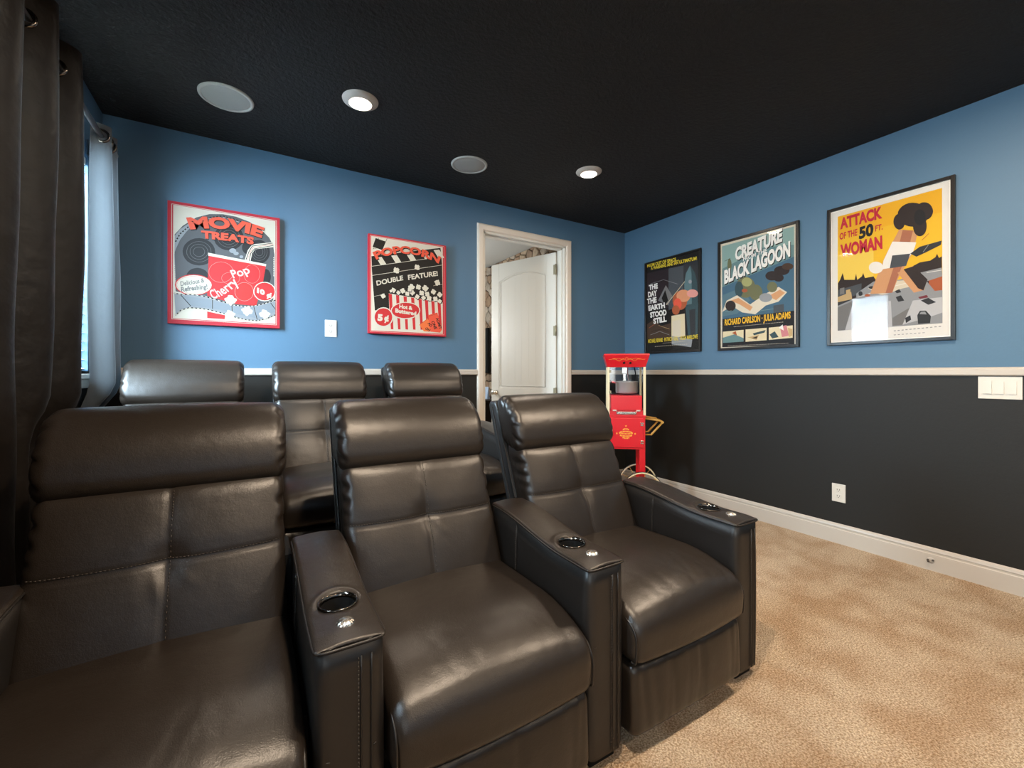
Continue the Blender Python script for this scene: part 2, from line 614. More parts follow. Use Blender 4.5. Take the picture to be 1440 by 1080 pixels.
# local: leaf runs along -x from the hinge; room face looks to -y
lb = MB().box(-LW, 0, 0.004, LT - 0.004, 0, LH)
def frame_face(mb, y0, y1):
    st = 0.115
    mb.box(-LW, -LW + st, y0, y1, 0, LH, bevel=0.0015, seg=1)
    mb.box(-st, 0, y0, y1, 0, LH, bevel=0.0015, seg=1)
    mb.box(-LW + st, -st, y0, y1, 0, 0.23, bevel=0.0015, seg=1)
    mb.box(-LW + st, -st, y0, y1, 0.86, 1.02, bevel=0.0015, seg=1)
    n = 14
    a = []
    for k in range(n + 1):
        x = -LW + st + (LW - 2 * st) * k / n
        t = 2 * k / n - 1
        a.append((x, 2.22 + 0.075 * (1 - t * t)))
    pts = [(x, y0, z) for x, z in a] + [(-st, y0, LH), (-LW + st, y0, LH)]
    mb.prism(pts, (0, y1 - y0, 0))
frame_face(lb, 0.0, 0.006)
frame_face(lb, LT - 0.006, LT)
lo = lb.build('leaf', M_DOOR, leaf)
# raised planks of the two panels, with a bead at the panel edge
def panel(z0, z1, arch):
    st = 0.115
    xa, xb = -LW + st, -st
    n = 6
    wd = (xb - xa - 0.09) / n
    for k in range(n):
        a = xa + 0.045 + wd * k + 0.003
        b = a + wd - 0.006
        def top(x):
            t = 2 * (x - xa) / (xb - xa) - 1
            return z1 + (0.075 * (1 - t * t) if arch else 0) - 0.045
        mb = MB()
        mb.prism([(a, 0.0035, z0 + 0.045), (b, 0.0035, z0 + 0.045), (b, 0.0035, top(b)), (a, 0.0035, top(a))], (0, 0.004, 0))
        mb.build('plank', M_DOOR, leaf)
    mb = MB()
    pts = [(xa + 0.02, 0.003, z0 + 0.02), (xb - 0.02, 0.003, z0 + 0.02)]
    m_ = 12
    for k in range(m_ + 1):
        x = xb - 0.02 - (xb - xa - 0.04) * k / m_
        t = 2 * (x - xa) / (xb - xa) - 1
        pts.append((x, 0.003, z1 - 0.02 + (0.075 * (1 - t * t) if arch else 0)))
    mb.tube(pts, 0.006, 6, loop=True)
    mb.build('panel_bead', M_DOOR, leaf)
panel(1.02, 2.22, True)
panel(0.23, 0.86, False)
kn = MB()
kn.lathe([(0.030, -0.002), (0.030, -0.008), (0.012, -0.014), (0.011, -0.030), (0.020, -0.036), (0.027, -0.046), (0.026, -0.058), (0.014, -0.066), (0.002, -0.067)], (-LW + 0.068, 0, 0.965), 24, axis='y')
kn.build('knob', M_STEEL, leaf)
for hz in (0.22, 0.98, 1.62, 2.25):
    hb = MB()
    hb.box(-0.028, 0.012, -0.004, 0.0, hz - 0.05, hz + 0.05)
    hb.cyl((0.004, -0.007, hz - 0.055), (0.004, -0.007, hz + 0.055), 0.007, n=12)
    hb.build('hinge', M_BRASS, leaf)

# ----------------------------------------------------------------- beyond the door
hx0, hx1, hy0, hy1 = 0.6, 2.96, Y1 + T, 7.6
structure(MB().box(hx0 - 0.1, hx1 + 0.2, Y1 + 0.06, hy1 + 0.1, -0.12, 0.0).build('floor_beyond', M_CARPET), 'carpet of the room beyond the door', 'floor')
structure(MB().box(hx0 - 0.1, hx1 + 0.2, hy0, hy1 + 0.1, H, H + 0.1).build('ceiling_beyond', M_HALLWALL), 'pale ceiling of the room beyond the door', 'ceiling')
structure(MB().box(hx0 - 0.1, hx0, hy0, hy1, 0, H).build('wall_beyond_left', M_HALLWALL), 'plain pale wall of the room beyond', 'wall')
structure(MB().box(hx0 - 0.1, hx1 + 0.2, hy1, hy1 + 0.1, 0, H).build('wall_beyond_end', M_HALLWALL), 'plain far wall of the room beyond', 'wall')
sw = structure(MB().box(hx1, hx1 + 0.2, hy0, hy1, 0, H).build('wall_beyond_stone', M_MORTAR), 'wall of rough beige stones beyond the open door', 'wall')
rs = random.Random(11)
pts_ = []
step = 0.128
iz = 0
z = 0.80
while z < H + 0.1:
    y = 3.50 + (iz % 2) * step * 0.6
    while y < 6.35:
        if y > (4.15 if z < 2.1 else 3.45):
            pts_.append((y + rs.uniform(-0.042, 0.042), z + rs.uniform(-0.032, 0.032)))
        y += step * 1.2
    z += step * 0.85
    iz += 1
def clip(poly, a, b, c):          # keep a*y + b*z <= c
    out = []
    for k in range(len(poly)):
        p, q = poly[k - 1], poly[k]
        dp, dq = a * p[0] + b * p[1] - c, a * q[0] + b * q[1] - c
        if (dp <= 0) != (dq <= 0):
            t_ = dp / (dp - dq)
            out.append((p[0] + (q[0] - p[0]) * t_, p[1] + (q[1] - p[1]) * t_))
        if dq <= 0:
            out.append(q)
    return out
for (py, pz) in pts_:
    cell = [(py - 0.11, max(0.86, pz - 0.10)), (py + 0.11, max(0.86, pz - 0.10)), (py + 0.11, min(H - 0.003, pz + 0.10)), (py - 0.11, min(H - 0.003, pz + 0.10))]
    if cell[0][1] >= cell[2][1] or cell[0][0] < Y1 + T + 0.11:
        cell = [(max(Y1 + T + 0.01, a), b) for a, b in cell]
        if cell[0][1] >= cell[2][1] or cell[0][0] >= cell[1][0]:
            continue
    for (qy, qz) in pts_:
        a, b = qy - py, qz - pz
        if 0 < abs(a) + abs(b) < 0.5:
            cell = clip(cell, a, b, (qy * qy + qz * qz - py * py - pz * pz) / 2)
            if len(cell) < 3:
                break
    if len(cell) < 3:
        continue
    cy = sum(p for p, q in cell) / len(cell)
    cz = sum(q for p, q in cell) / len(cell)
    if max(q for p, q in cell) - min(q for p, q in cell) < 0.03:
        continue
    d = rs.uniform(0.014, 0.028)
    rings_ = []
    for x, k in ((hx1 + 0.005, 0.90), (hx1 - d * 0.65, 0.88), (hx1 - d, 0.70)):
        rings_.append([Vector((x, cy + (p - cy) * k, cz + (q - cz) * k)) for p, q in cell])
    mb = MB()
    mb.rings(rings_, smooth=False)
    mb.build('stone', rs.choice(M_STONE), sw)

cb = thing('sideboard', (2.70, 5.75, 0), 0, 'dark wood sideboard along the stone wall beyond the door', 'sideboard')
MB().box(-0.2, 0.2, -0.85, 0.85, 0.05, 0.82, bevel=0.006).build('body', M_DARKWOOD, cb)
MB().box(-0.22, 0.21, -0.88, 0.88, 0.82, 0.85, bevel=0.005).build('worktop', M_DARKWOOD, cb)
MB().box(-0.17, 0.18, -0.82, 0.82, 0, 0.05).build('plinth', M_BLACKP, cb)
for k in range(3):
    d_ = MB().box(-0.216, -0.2, -0.84 + k * 0.565, -0.29 + k * 0.565, 0.08, 0.8, bevel=0.004).build('door', M_DARKWOOD, cb)
    MB().cyl((-0.235, -0.34 + k * 0.565, 0.6), (-0.216, -0.34 + k * 0.565, 0.6), 0.012, n=12).build('knob', M_STEEL, d_)
tv = thing('wall_panel', (2.885, 5.83, 1.2), 0, 'dark glossy panel hung on the stone wall beyond the door', 'panel')
MB().box(-0.02, 0.025, -0.38, 0.42, 0, 0.64, bevel=0.006).build('casing', M_BLACKP, tv)
MB().box(-0.024, -0.02, -0.36, 0.40, 0.025, 0.615).build('screen', M_SCREEN, tv)
cd = thing('card', (2.72, 5.19, 0.85), 0, 'small pale blue card standing on the sideboard beyond the door', 'card')
MB().prism([(-0.02, -0.05, 0), (0.02, -0.05, 0), (0.0, -0.05, 0.16)], (0, 0.10, 0)).build('folded_sheet', M_PALEBLUE, cd)

# ----------------------------------------------------------------- curtains
def curtain(name, ya, yb, xc, amp, per, z0, z1, m, phase, label, squeeze=(), wrap=None, ny=None, thick=0.004, lean=None):
    ny = ny or int((yb - ya) / 0.008)
    zs = [z0 + (z1 - z0) * k / 46 for k in range(47)]
    rr = random.Random(31 + int(ya * 10))
    ph2 = rr.uniform(0, 6)
    def px(y, z):
        f = (y - ya) / (yb - ya)
        lo_ = 1 - (z - z0) / (z1 - z0)
        a = amp * (0.82 + 0.18 * math.sin(3.1 * y + 2.0 * z + ph2))
        s = math.sin(2 * PI * (y - ya) / per + phase + 0.45 * lo_ * math.sin(5 * y + ph2) + 0.12 * math.sin(2.3 * z + 7 * y))
        s = math.copysign(abs(s) ** 0.8, s)
        x = xc + a * s + 0.006 * math.sin(9 * z + 11 * y + ph2) * lo_
        for (sa, sb, zt, xm) in squeeze:
            k = smooth(sa - 0.1, sa, y) * (1 - smooth(sb, sb + 0.1, y)) * (1 - smooth(zt, zt + 0.25, z))
            xx = xm - 0.012 + 0.010 * s
            x = x * (1 - k) + xx * k
        if wrap:
            k = smooth(wrap[0], wrap[1], y)
            x = x * (1 - k) + wrap[2] * k
        return x
    mb = MB()
    V = []
    for i in range(ny + 1):
        y = ya + (yb - ya) * i / ny
        col = []
        for z in zs:
            yy = y
            if lean:
                yy = lean(y, z)
            col.append(mb.bm.verts.new((px(y, z), yy, z)))
        V.append(col)
    for i in range(ny):
        for k in range(46):
            f = mb.bm.faces.new((V[i][k], V[i + 1][k], V[i + 1][k + 1], V[i][k + 1]))
            f.smooth = True
    bmesh.ops.solidify(mb.bm, geom=list(mb.bm.faces), thickness=thick)
    for f in mb.bm.faces:
        f.smooth = True
    root = thing(name, (0, 0, 0), 0, label, 'curtain')
    root.location = (xc, (ya + yb) / 2, 0)
    o = mb.build('fabric', m, root)
    o.location = (-xc, -(ya + yb) / 2, 0)
    # grommet rings along the header
    k = 0
    y = ya + per * ((0.0 - phase / (2 * PI)) % 0.5)
    while y < (wrap[0] if wrap else yb) - 0.02:
        if y > ya + 0.02:
            g = MB()
            pts = [(xc + 0.03 * math.cos(t * PI / 10), y, 2.41 + 0.03 * math.sin(t * PI / 10)) for t in range(20)]
            g.tube(pts, 0.0065, 8, loop=True)
            go = g.build('grommet', M_CHROME_DARK, root)
            go.location = (-xc, -(ya + yb) / 2, 0)
        y += per / 2
    return root

near = curtain('curtain', 0.9, 2.50, -0.668, 0.070, 0.28, 0.02, 2.53, M_CURTAIN, 3.81,
               'dark brown sateen curtain hanging nearest the camera', squeeze=((0.95, 1.75, 0.68, -0.66), (2.22, 2.6, 0.86, -0.735)))
def far_lean(y, z):
    return y + 0.0 * z
far = curtain('curtain', 2.955, 3.43, -0.658, 0.045, 0.125, 0.02, 2.47, M_CURTAIN_LIT, -1.57,
              'sateen curtain with painted-in daylight in the far corner beside the bright window gap', squeeze=((2.6, 3.4, 0.90, -0.735),), wrap=(3.17, 3.36, -0.745))
rod = thing('curtain_rod', (-0.66, 1.9, 2.41), 0, 'brushed metal curtain rod above the window', 'curtain rod')
MB().cyl((0, -1.5, 0), (0, 1.30, 0), 0.013, n=20).build('pole', M_ROD, rod)
for y in (-1.42, 1.29):
    b = MB()
    b.box(-0.1, -0.092, y - 0.015, y + 0.015, -0.04, 0.04)
    b.box(-0.095, 0.0, y - 0.006, y + 0.006, -0.022, -0.012)
    b.build('bracket', M_ROD, rod)
for s, y in ((-1, -1.5), (1, 1.30)):
    MB().lathe([(0.013, 0), (0.020, s * 0.006), (0.021, s * 0.022), (0.012, s * 0.032), (0.002, s * 0.034)], (0, y, 0), 20, axis='y').build('finial', M_ROD, rod)

# ----------------------------------------------------------------- recliners
LEAN = 0.42
def lean(y, z):
    return y + (z - 0.49) * LEAN

def seat_mb():
    prof = round_poly([(0.56, 0.285, 0.02), (0.56, 0.470, 0.03), (0.12, 0.482, 0.13), (-0.050, 0.420, 0.14), (-0.040, 0.285, 0.035)], 10)
    hw = 0.288
    rr = random.Random(5)
    wr = [(rr.uniform(-0.24, 0.26), rr.uniform(0.02, 0.10), rr.uniform(0.005, 0.010), rr.uniform(0.0004, 0.0011), rr.uniform(-0.6, 0.6)) for _ in range(22)]
    def disp(h, u, v):
        t = h / hw
        if v > 0.38:
            v += 0.026 * (1 - t * t) * smooth(0.38, 0.46, v) * (0.6 + 0.4 * smooth(0.56, 0.2, u))
        if u < 0.10:
            u -= 0.016 * (1 - t * t)
        for (cx, cy, s, am, sl) in wr:      # small creases over the front roll
            d = h - cx - sl * (u - cy)
            k = gauss(d, s) * gauss(u - cy, 0.075)
            if v > 0.33:
                v -= am * k
                u += am * 0.5 * k
        return h, u, v
    return cushion(prof, -hw, hw, 0.035, 0.0115, lambda h, u, v: Vector((h, u, v)), disp)

def pucks(seed, a, b, n, s0, s1):
    """irregular gathers for the two ends of a cushion"""
    r = random.Random(seed)
    return {side: [(a + (b - a) * (k + r.uniform(0.1, 0.9)) / n, r.uniform(s0, s1), r.uniform(0.35, 1.0)) for k in range(n)] for side in (False, True)}

def pucker(ps, x):
    return sum(am * gauss(x - c, s) for c, s, am in ps)

def back_mb():
    prof = round_poly([(0.13, 0.40, 0.02), (0.13, 0.870, 0.03), (0.0, 0.870, 0.045), (0.0, 0.40, 0.04)], 8)
    hw = 0.283
    SZ = 0.668
    PK = pucks(33, 0.56, 0.87, 6, 0.009, 0.018)
    def disp(h, u, v):
        t = h / hw
        front = smooth(0.09, 0.03, u)
        if front > 0:
            # two rows by two columns of soft panels with sunken seams
            a = abs(h)
            b = v - SZ
            bul = 0.024 * (1 - abs(t) ** 4) * (1 - abs((v - 0.64) / 0.25) ** 4 if abs(v - 0.64) < 0.25 else 0)
            sag_h = 0.0055 * gauss(b, 0.035) + 0.0050 * gauss(b, 0.0055)
            sag_v = 0.0030 * gauss(a, 0.030) + 0.0034 * gauss(a, 0.0055)
            dim = 0.011 * gauss(math.hypot(a, b * 0.8), 0.042)
            fold = 0.0035 * gauss((h + 0.022) + 0.25 * (b + 0.03), 0.012) * gauss(b + 0.05, 0.04)
            fold += 0.0022 * gauss((h - 0.035) + 0.9 * (b + 0.03), 0.014) * gauss(b + 0.035, 0.03)
            u -= front * (bul - sag_h - dim - sag_v + fold)
        # puckers gathered along the side seams
        s = smooth(0.89, 1.0, abs(t)) * smooth(0.11, 0.05, u) * smooth(0.58, 0.80, v)
        e = s * pucker(PK[t > 0], v)
        u += 0.010 * e
        h -= math.copysign(0.006 * e, t)
        return h, u, v
    return cushion(prof, -hw, hw, 0.03, 0.0075, lambda h, u, v: Vector((h, lean(u + 0.487, v), v)), disp)

def head_mb():
    prof = round_poly([(0.155, 0.865, 0.05), (0.155, 1.075, 0.06), (0.035, 1.094, 0.09), (-0.030, 0.985, 0.11), (-0.010, 0.880, 0.08), (0.045, 0.832, 0.07)], 10)
    hw = 0.292
    PK = pucks(21, -3.2, 3.2, 11, 0.09, 0.19)
    def disp(h, u, v):
        t = h / hw
        c = 1 - abs(t) ** 4
        cy, cz = 0.075, 0.965
        du, dv = u - cy, v - cz
        ang = math.atan2(dv, du)
        k = 1 + 0.045 * c
        s = smooth(0.87, 0.99, abs(t)) * smooth(0.5, 0.85, math.hypot(du / 0.095, dv / 0.125))
        e = s * pucker(PK[t > 0], ang)
        k -= 0.065 * e
        h -= math.copysign(0.006 * e, t)
        return h, cy + du * k, cz + dv * k
    return cushion(prof, -hw, hw, 0.035, 0.0085, lambda h, u, v: Vector((h, lean(u + 0.475, v), v)), disp)

def shell_mb():
    prof = round_poly([(0.22, 0.05, 0.01), (0.22, 1.055, 0.03), (0.125, 1.062, 0.03), (0.125, 0.05, 0.01)], 6)
    return cushion(prof, -0.284, 0.284, 0.016, 0.02, lambda h, u, v: Vector((h, lean(u + 0.487, max(v, 0.30)) , v)))

def foot_mb():
    prof = round_poly([(0.05, 0.055, 0.012), (0.05, 0.276, 0.02), (-0.022, 0.276, 0.03), (-0.030, 0.055, 0.03)], 8)
    hw = 0.283
    rr = random.Random(9)
    wr = [(rr.uniform(-0.26, 0.26), rr.uniform(0.008, 0.016), rr.uniform(0.0012, 0.003), rr.uniform(-0.15, 0.15), rr.uniform(0.4, 1.0)) for _ in range(16)]
    def disp(h, u, v):
        t = h / hw
        if u < 0.02:
            f = (1 - t ** 4) * (1 - abs((v - 0.165) / 0.13) ** 2)
            u -= 0.014 * f
            for cx, s, am, sl, ln in wr:
                u += am * gauss(h - cx - sl * (v - 0.276), s) * (1 - ln * (0.276 - v) / 0.24)
        return h, u, v
    return cushion(prof, -hw, hw, 0.022, 0.0085, lambda h, u, v: Vector((h, u, v)), disp)

AW = 0.074
def arm_top(y):
    return 0.612 + 0.042 * smooth(0.12, 0.54, y)

def arm_body_mb():
    prof = round_poly([(-AW + 0.002, 0.0, 0.028), (AW - 0.002, 0.0, 0.028), (AW - 0.002, 0.60, 0.02), (-AW + 0.002, 0.60, 0.02)], 6)
    prof = resample(prof, 0.012)
    fr = [0.0, 0.02, 0.15, 0.3, 0.45, 0.6, 0.75, 0.9, 1.0]
    R = []
    for f in fr:
        ins = 0.006 if f == 0 else 0.0
        ring = []
        for p in prof:
            zt = arm_top(p.y)
            x = p.x * (1 - ins / AW)
            bul = 0.003 * math.sin(PI * f)
            x += math.copysign(bul, x) * smooth(0.03, 0.06, abs(x))
            ring.append(Vector((x, p.y + (-bul * 0.6 if p.y < 0.02 else 0), 0.035 + (zt - 0.035) * f)))
        R.append(ring)
    mb = MB()
    mb.rings(R)
    return mb

CUPY, KNOBY = 0.170, 0.068
def arm_pad_mb():
    prof = round_poly([(-AW, -0.010, 0.003), (AW, -0.010, 0.003), (AW, 0.005, 0.012), (0.0, 0.013, 0.06), (-AW, 0.005, 0.012)], 6)
    def disp(h, u, v):
        if v > 0.001:
            r = math.hypot(u, h - CUPY)
            b = 0.007 * gauss(r - 0.057, 0.009) * (0.25 + 0.75 * smooth(-0.2, 0.5, (h - CUPY) / max(r, 1e-6)))
            v = v - 0.004 * gauss(r, 0.05) + b
            v -= 0.004 * smooth(0.05, 0.0, h)
        return h, u, v
    return cushion(prof, -0.001, 0.60, 0.008, 0.0075, lambda h, u, v: Vector((u, h, arm_top(h) + v)), disp)

def stitch_line(mb, pts, nrm, step=0.0078, ln=0.0058, w=0.0011):
    """short thread stitches along a polyline"""
    pts = [Vector(p) for p in pts]
    nrm = Vector(nrm).normalized()
    for a, b in zip(pts[:-1], pts[1:]):
        d = (b - a)
        L = d.length
        if L < 1e-6:
            continue
        d.normalize()
        s = d.cross(nrm).normalized()
        k = int(L / step)
        for i in range(max(1, k)):
            c = a + d * (L * (i + 0.5) / max(1, k))
            p0, p1 = c - d * ln / 2, c + d * ln / 2
            mb.rings([[p0 + s * w, p0 + nrm * w, p0 - s * w], [p1 + s * w, p1 + nrm * w, p1 - s * w]])

ME = {}
def proto():
    def keep(key, mb, m):
        o = mb.build(key, m)
        ME[key] = o.data
        return o
    tmp = [keep('seat', seat_mb(), M_LEATHER), keep('backrest', back_mb(), M_LEATHER), keep('headrest', head_mb(), M_LEATHER),
           keep('back_shell', shell_mb(), M_LEATHER2), keep('footrest', foot_mb(), M_LEATHER), keep('arm_body', arm_body_mb(), M_LEATHER2)]
    pad = arm_pad_mb().build('arm_pad', M_LEATHER)
    cut_hole(pad, (0, CUPY, arm_top(CUPY)), 0.043, 0.08)
    for p in pad.data.polygons:
        p.use_smooth = True
    ME['arm_pad'] = pad.data
    tmp.append(pad)
    cut_hole(tmp[5], (0, CUPY, arm_top(CUPY)), 0.042, 0.10)
    ME['arm_body'] = tmp[5].data
    zc = arm_top(CUPY) + 0.013
    cup = MB()
    cup.lathe([(0.043, -0.010), (0.047, 0.0005), (0.0478, 0.0025), (0.046, 0.0045), (0.0425, 0.003), (0.041, -0.006), (0.0405, -0.016)], (0, CUPY, zc - 0.004), 40, cap0=False, cap1=False)
    tmp.append(keep('cup_ring', cup, M_CHROME_DARK))
    lin_ = MB()
    lin_.lathe([(0.0405, 0.0), (0.039, -0.075), (0.036, -0.082), (0.001, -0.083)], (0, CUPY, zc - 0.012), 36, cap0=False)
    tmp.append(keep('cup_liner', lin_, M_BLACKP))
    zk = arm_top(KNOBY) + 0.009
    kb = MB()
    R = []
    for r, h in ((0.021, -0.004), (0.0215, 0.001), (0.0195, 0.005), (0.014, 0.009), (0.007, 0.0112), (0.001, 0.0116)):
        R.append([Vector((r * (1 - (0.10 if k % 2 else 0) * (r > 0.005)) * math.cos(2 * PI * k / 32), KNOBY + r * (1 - (0.07 if k % 2 else 0) * (r > 0.005)) * math.sin(2 * PI * k / 32), zk + h)) for k in range(32)])
    kb.rings(R, smooth=False)
    tmp.append(keep('recline_button', kb, M_STEEL))
    # piping round the top pad and down the front panel
    pp = MB()
    outl = resample(round_poly([(-AW - 0.001, -0.004, 0.026), (AW + 0.001, -0.004, 0.026), (AW + 0.001, 0.59, 0.01), (-AW - 0.001, 0.59, 0.01)], 6), 0.012)
    pp.tube([(p.x, p.y, arm_top(max(p.y, 0)) - 0.004) for p in outl], 0.0032, 6, loop=True)
    for x in (0.020, 0.042):
        pp.tube([(x, -0.0035 - 0.0018 * math.sin(PI * k / 10), 0.04 + 0.54 * k / 10) for k in range(11)], 0.0020, 6)
    for s in (-1, 1):
        pp.tube([(s * (AW + 0.0010 + 0.003 * math.sin(PI * k / 8)), 0.40, 0.05 + (arm_top(0.40) - 0.06) * k / 8) for k in range(9)], 0.0016, 6)
        pp.tube([(s * (AW - 0.030 + 0.030 * t), -0.003 + 0.03 * t * t, 0.375) for t in (0, 0.4, 0.75, 1)], 0.0016, 6)
    tmp.append(keep('piping', pp, M_LEATHER2))
    ast = MB()
    for s in (-1, 1):
        stitch_line(ast, [(s * (AW + 0.0022 + 0.003 * math.sin(PI * k / 8)), 0.405, 0.30 + (arm_top(0.40) - 0.33) * k / 8) for k in range(9)], (s, 0, 0))
    stitch_line(ast, [(0.014, -0.0045 - 0.0018 * math.sin(PI * k / 10), 0.04 + 0.54 * k / 10) for k in range(11)], (0, -1, 0))
    tmp.append(keep('arm_stitching', ast, M_THREAD))
    # stitches along the crossing seams of the backrest
    bv = [v.co for v in ME['backrest'].vertices]
    def front_at(x, z):
        best = None
        for c in bv:
            if abs(c.x - x) < 0.006 and abs(c.z - z) < 0.006 and (best is None or c.y < best):
                best = c.y
        return best
    sm = MB()
    pts = []
    for k in range(33):
        x = -0.27 + 0.54 * k / 32
        y = front_at(x, 0.674)
        if y is not None:
            pts.append((x, y - 0.0012, 0.674))
    stitch_line(sm, pts, (0, -1, 0.4))
    pts = []
    for k in range(27):
        z_ = 0.49 + 0.36 * k / 26
        y = front_at(0.008, z_)
        if y is not None:
            pts.append((0.008, y - 0.0012, z_))
    stitch_line(sm, pts, (0, -1, 0.4))
    tmp.append(keep('seam_stitching', sm, M_THREAD))
    # welts: cord along the cushion side seams
    for s in (-1, 1):
        wl = MB()
        wl.tube([(s * 0.285, lean(0.487 + 0.125, z_), z_) for z_ in [0.45 + 0.60 * k / 20 for k in range(21)]], 0.004, 6)
        tmp.append(keep('welt%d' % s, wl, M_LEATHER2))
        wl = MB()
        wl.tube([(s * 0.2865, lean(0.487 + 0.175, z_), z_) for z_ in [0.45 + 0.58 * k / 20 for k in range(21)]], 0.0022, 6)
        tmp.append(keep('seam%d' % s, wl, M_LEATHER2))
        ws = MB()
        pr = round_poly([(0.50, 0.45, 0.02), (0.12, 0.458, 0.13), (-0.040, 0.405, 0.12), (-0.034, 0.29, 0.02)], 8)[4:]
        ws.tube([(s * 0.282, p.x, p.y) for p in pr], 0.0035, 6)
        tmp.append(keep('seat_welt%d' % s, ws, M_LEATHER2))
    bs = MB()
    bs.box(-0.290, 0.290, 0.06, 0.66, 0.05, 0.30)
    tmp.append(keep('base', bs, M_BLACKP))
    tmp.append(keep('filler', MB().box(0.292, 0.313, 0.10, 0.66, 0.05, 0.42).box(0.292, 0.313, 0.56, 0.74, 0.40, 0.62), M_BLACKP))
    ft = MB().box(-0.05, 0.05, 0.02, 0.09, 0.0, 0.04, bevel=0.004)
    tmp.append(keep('foot', ft, M_BLACKP))
    for o in tmp:
        bpy.data.objects.remove(o)
proto()

def add_arm(root, x):
    a = link('armrest', ME['arm_body'], root)
    a.location = (x, 0, 0)
    for k in ('arm_pad', 'cup_ring', 'cup_liner', 'recline_button', 'piping', 'arm_stitching'):
        c = link({'arm_stitching': 'stitching'}.get(k, k), ME[k], a)
        if k == 'recline_button':
            c['label'] = 'round ribbed silver button'
        if k == 'cup_ring':
            c['label'] = 'shiny metal cup holder rim'
        if k == 'arm_stitching':
            c['kind'] = 'stuff'
    for y in (0.0, 0.47):
        f = link('foot', ME['foot'], a)
        f.location = (0, y, 0)

def recliner(loc, sx, half, label, group, left=False, shift=0.0):
    r = thing('recliner', loc, 0, label, 'recliner', group)
    r.scale = (sx, 1, 1)
    for k in ('seat', 'backrest', 'headrest', 'back_shell', 'footrest', 'base'):
        o = link(k, ME[k], r)
        if shift and k in ('seat', 'backrest', 'headrest'):
            o.scale = (1.045, 1, 1)
        if k == 'backrest':
            s = link('stitching', ME['seam_stitching'], o)
            s['kind'] = 'stuff'
        if k == 'back_shell':
            for d in (-1, 1):
                link('welt', ME['welt%d' % d], o)
                link('side_seam', ME['seam%d' % d], o)
        if k == 'seat':
            for d in (-1, 1):
                link('welt', ME['seat_welt%d' % d], o)
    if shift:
        link('gap_filler', ME['filler'], r)  # black block added to paint the shade in the gap beside the arm
    add_arm(r, half - shift)
    if left:
        add_arm(r, -half - shift)
    return r

FG, RG = 'recliners in the front row', 'recliners in the rear row'
for x, lb_, lf in ((-0.185, 'black leather front row recliner closest to the curtains', True),
                   (0.555, 'middle black leather recliner of the front row, between two cup holder arms', False),
                   (1.295, 'black leather front row recliner beside the open carpet', False)):
    recliner((x - (0.018 if lf else 0), 0.98, 0), 1.0, 0.37, lb_, FG, lf, -0.018 if lf else 0.0)
for x, lb_, lf in ((-0.31, 'rear row recliner by the curtains, under the MOVIE TREATS print', True),
                   (0.383, 'middle rear row recliner, under the white wall outlet', False),
                   (1.076, 'rear row recliner nearest the doorway, under the POPCORN print', False)):
    recliner((x, 2.29, RZ), 0.936, 0.37, lb_, RG, lf)

# ----------------------------------------------------------------- ceiling fittings
def downlight(x, y, label):
    t = thing('downlight', (x, y, H), 0, label, 'ceiling light', 'recessed ceiling lights')
    MB().lathe([(0.098, 0.0), (0.097, -0.004), (0.082, -0.013), (0.066, -0.021), (0.061, -0.022)], n=40, cap0=False, cap1=False).build('trim_ring', M_LTRIM, t)
    MB().lathe([(0.061, -0.0215), (0.055, -0.0235), (0.001, -0.024)], n=32, cap0=False).build('lens', M_LENS, t)
LL = ['round glowing ceiling light nearer the curtains', 'round glowing ceiling light toward the poster wall',
      'ceiling light over the front row near the curtains', 'ceiling light over the front row near the poster wall',
      'ceiling light at the screen end near the window wall', 'ceiling light at the screen end near the poster wall']
for (x, y), l in zip(DOWNLIGHTS, LL):
    downlight(x, y, l)

def speaker(x, y, label):
    t = thing('ceiling_speaker', (x, y, H), 0, label, 'speaker', 'round ceiling speakers')
    MB().lathe([(0.134, 0.0), (0.133, -0.006), (0.126, -0.009), (0.117, -0.009), (0.116, -0.004)], n=48, cap0=False, cap1=False).build('rim', M_SPKR, t)
    MB().lathe([(0.1165, -0.004), (0.113, -0.0065), (0.06, -0.0075), (0.001, -0.008)], n=48, cap0=False).build('grille', M_SPK, t)
speaker(-0.12, 2.91, 'round grey ceiling speaker nearest the curtains')
speaker(1.385, 2.92, 'round grey ceiling speaker between the two ceiling lights')

# ----------------------------------------------------------------- outlets and switches
def outlet(loc, rz, label, cat='outlet'):
    t = thing('wall_outlet', loc, rz, label, cat)
    MB().box(-0.041, 0.041, -0.006, 0.0, -0.063, 0.063, bevel=0.002).build('cover_plate', M_WHITE, t)
    for z in (-0.022, 0.022):
        s = MB().box(-0.017, 0.017, -0.0085, -0.005, z - 0.015, z + 0.015, bevel=0.002).build('socket', M_WHITE, t)
        q = MB()
        for x in (-0.007, 0.007):
            q.box(x - 0.0014, x + 0.0014, -0.0092, -0.0080, z - 0.003, z + 0.007)
        q.cyl((0, -0.0080, z - 0.009), (0, -0.0092, z - 0.009), 0.003, n=10)
        q.build('slot', M_SLOT, s)
outlet((0.5075, Y1, 1.527), 0, 'white outlet on the blue wall between the two red edged prints')
outlet((X1, 1.43, 0.353), -PI / 2, 'white outlet low on the black poster wall')
t = thing('light_switch', (X1, 0.665, 1.113), -PI / 2, 'white triple switch plate just under the chair rail', 'light switch')
MB().box(-0.083, 0.083, -0.006, 0.0, -0.062, 0.062, bevel=0.002).build('cover_plate', M_WHITE, t)
for x in (-0.046, 0.0, 0.046):
    q = MB()
    q.prism([(x - 0.0165, -0.006, -0.034), (x - 0.0165, -0.0065, 0.034), (x - 0.0165, -0.0095, 0.034), (x - 0.0165, -0.0115, -0.034)], (0.033, 0, 0))
    q.build('rocker', M_WHITE, t)
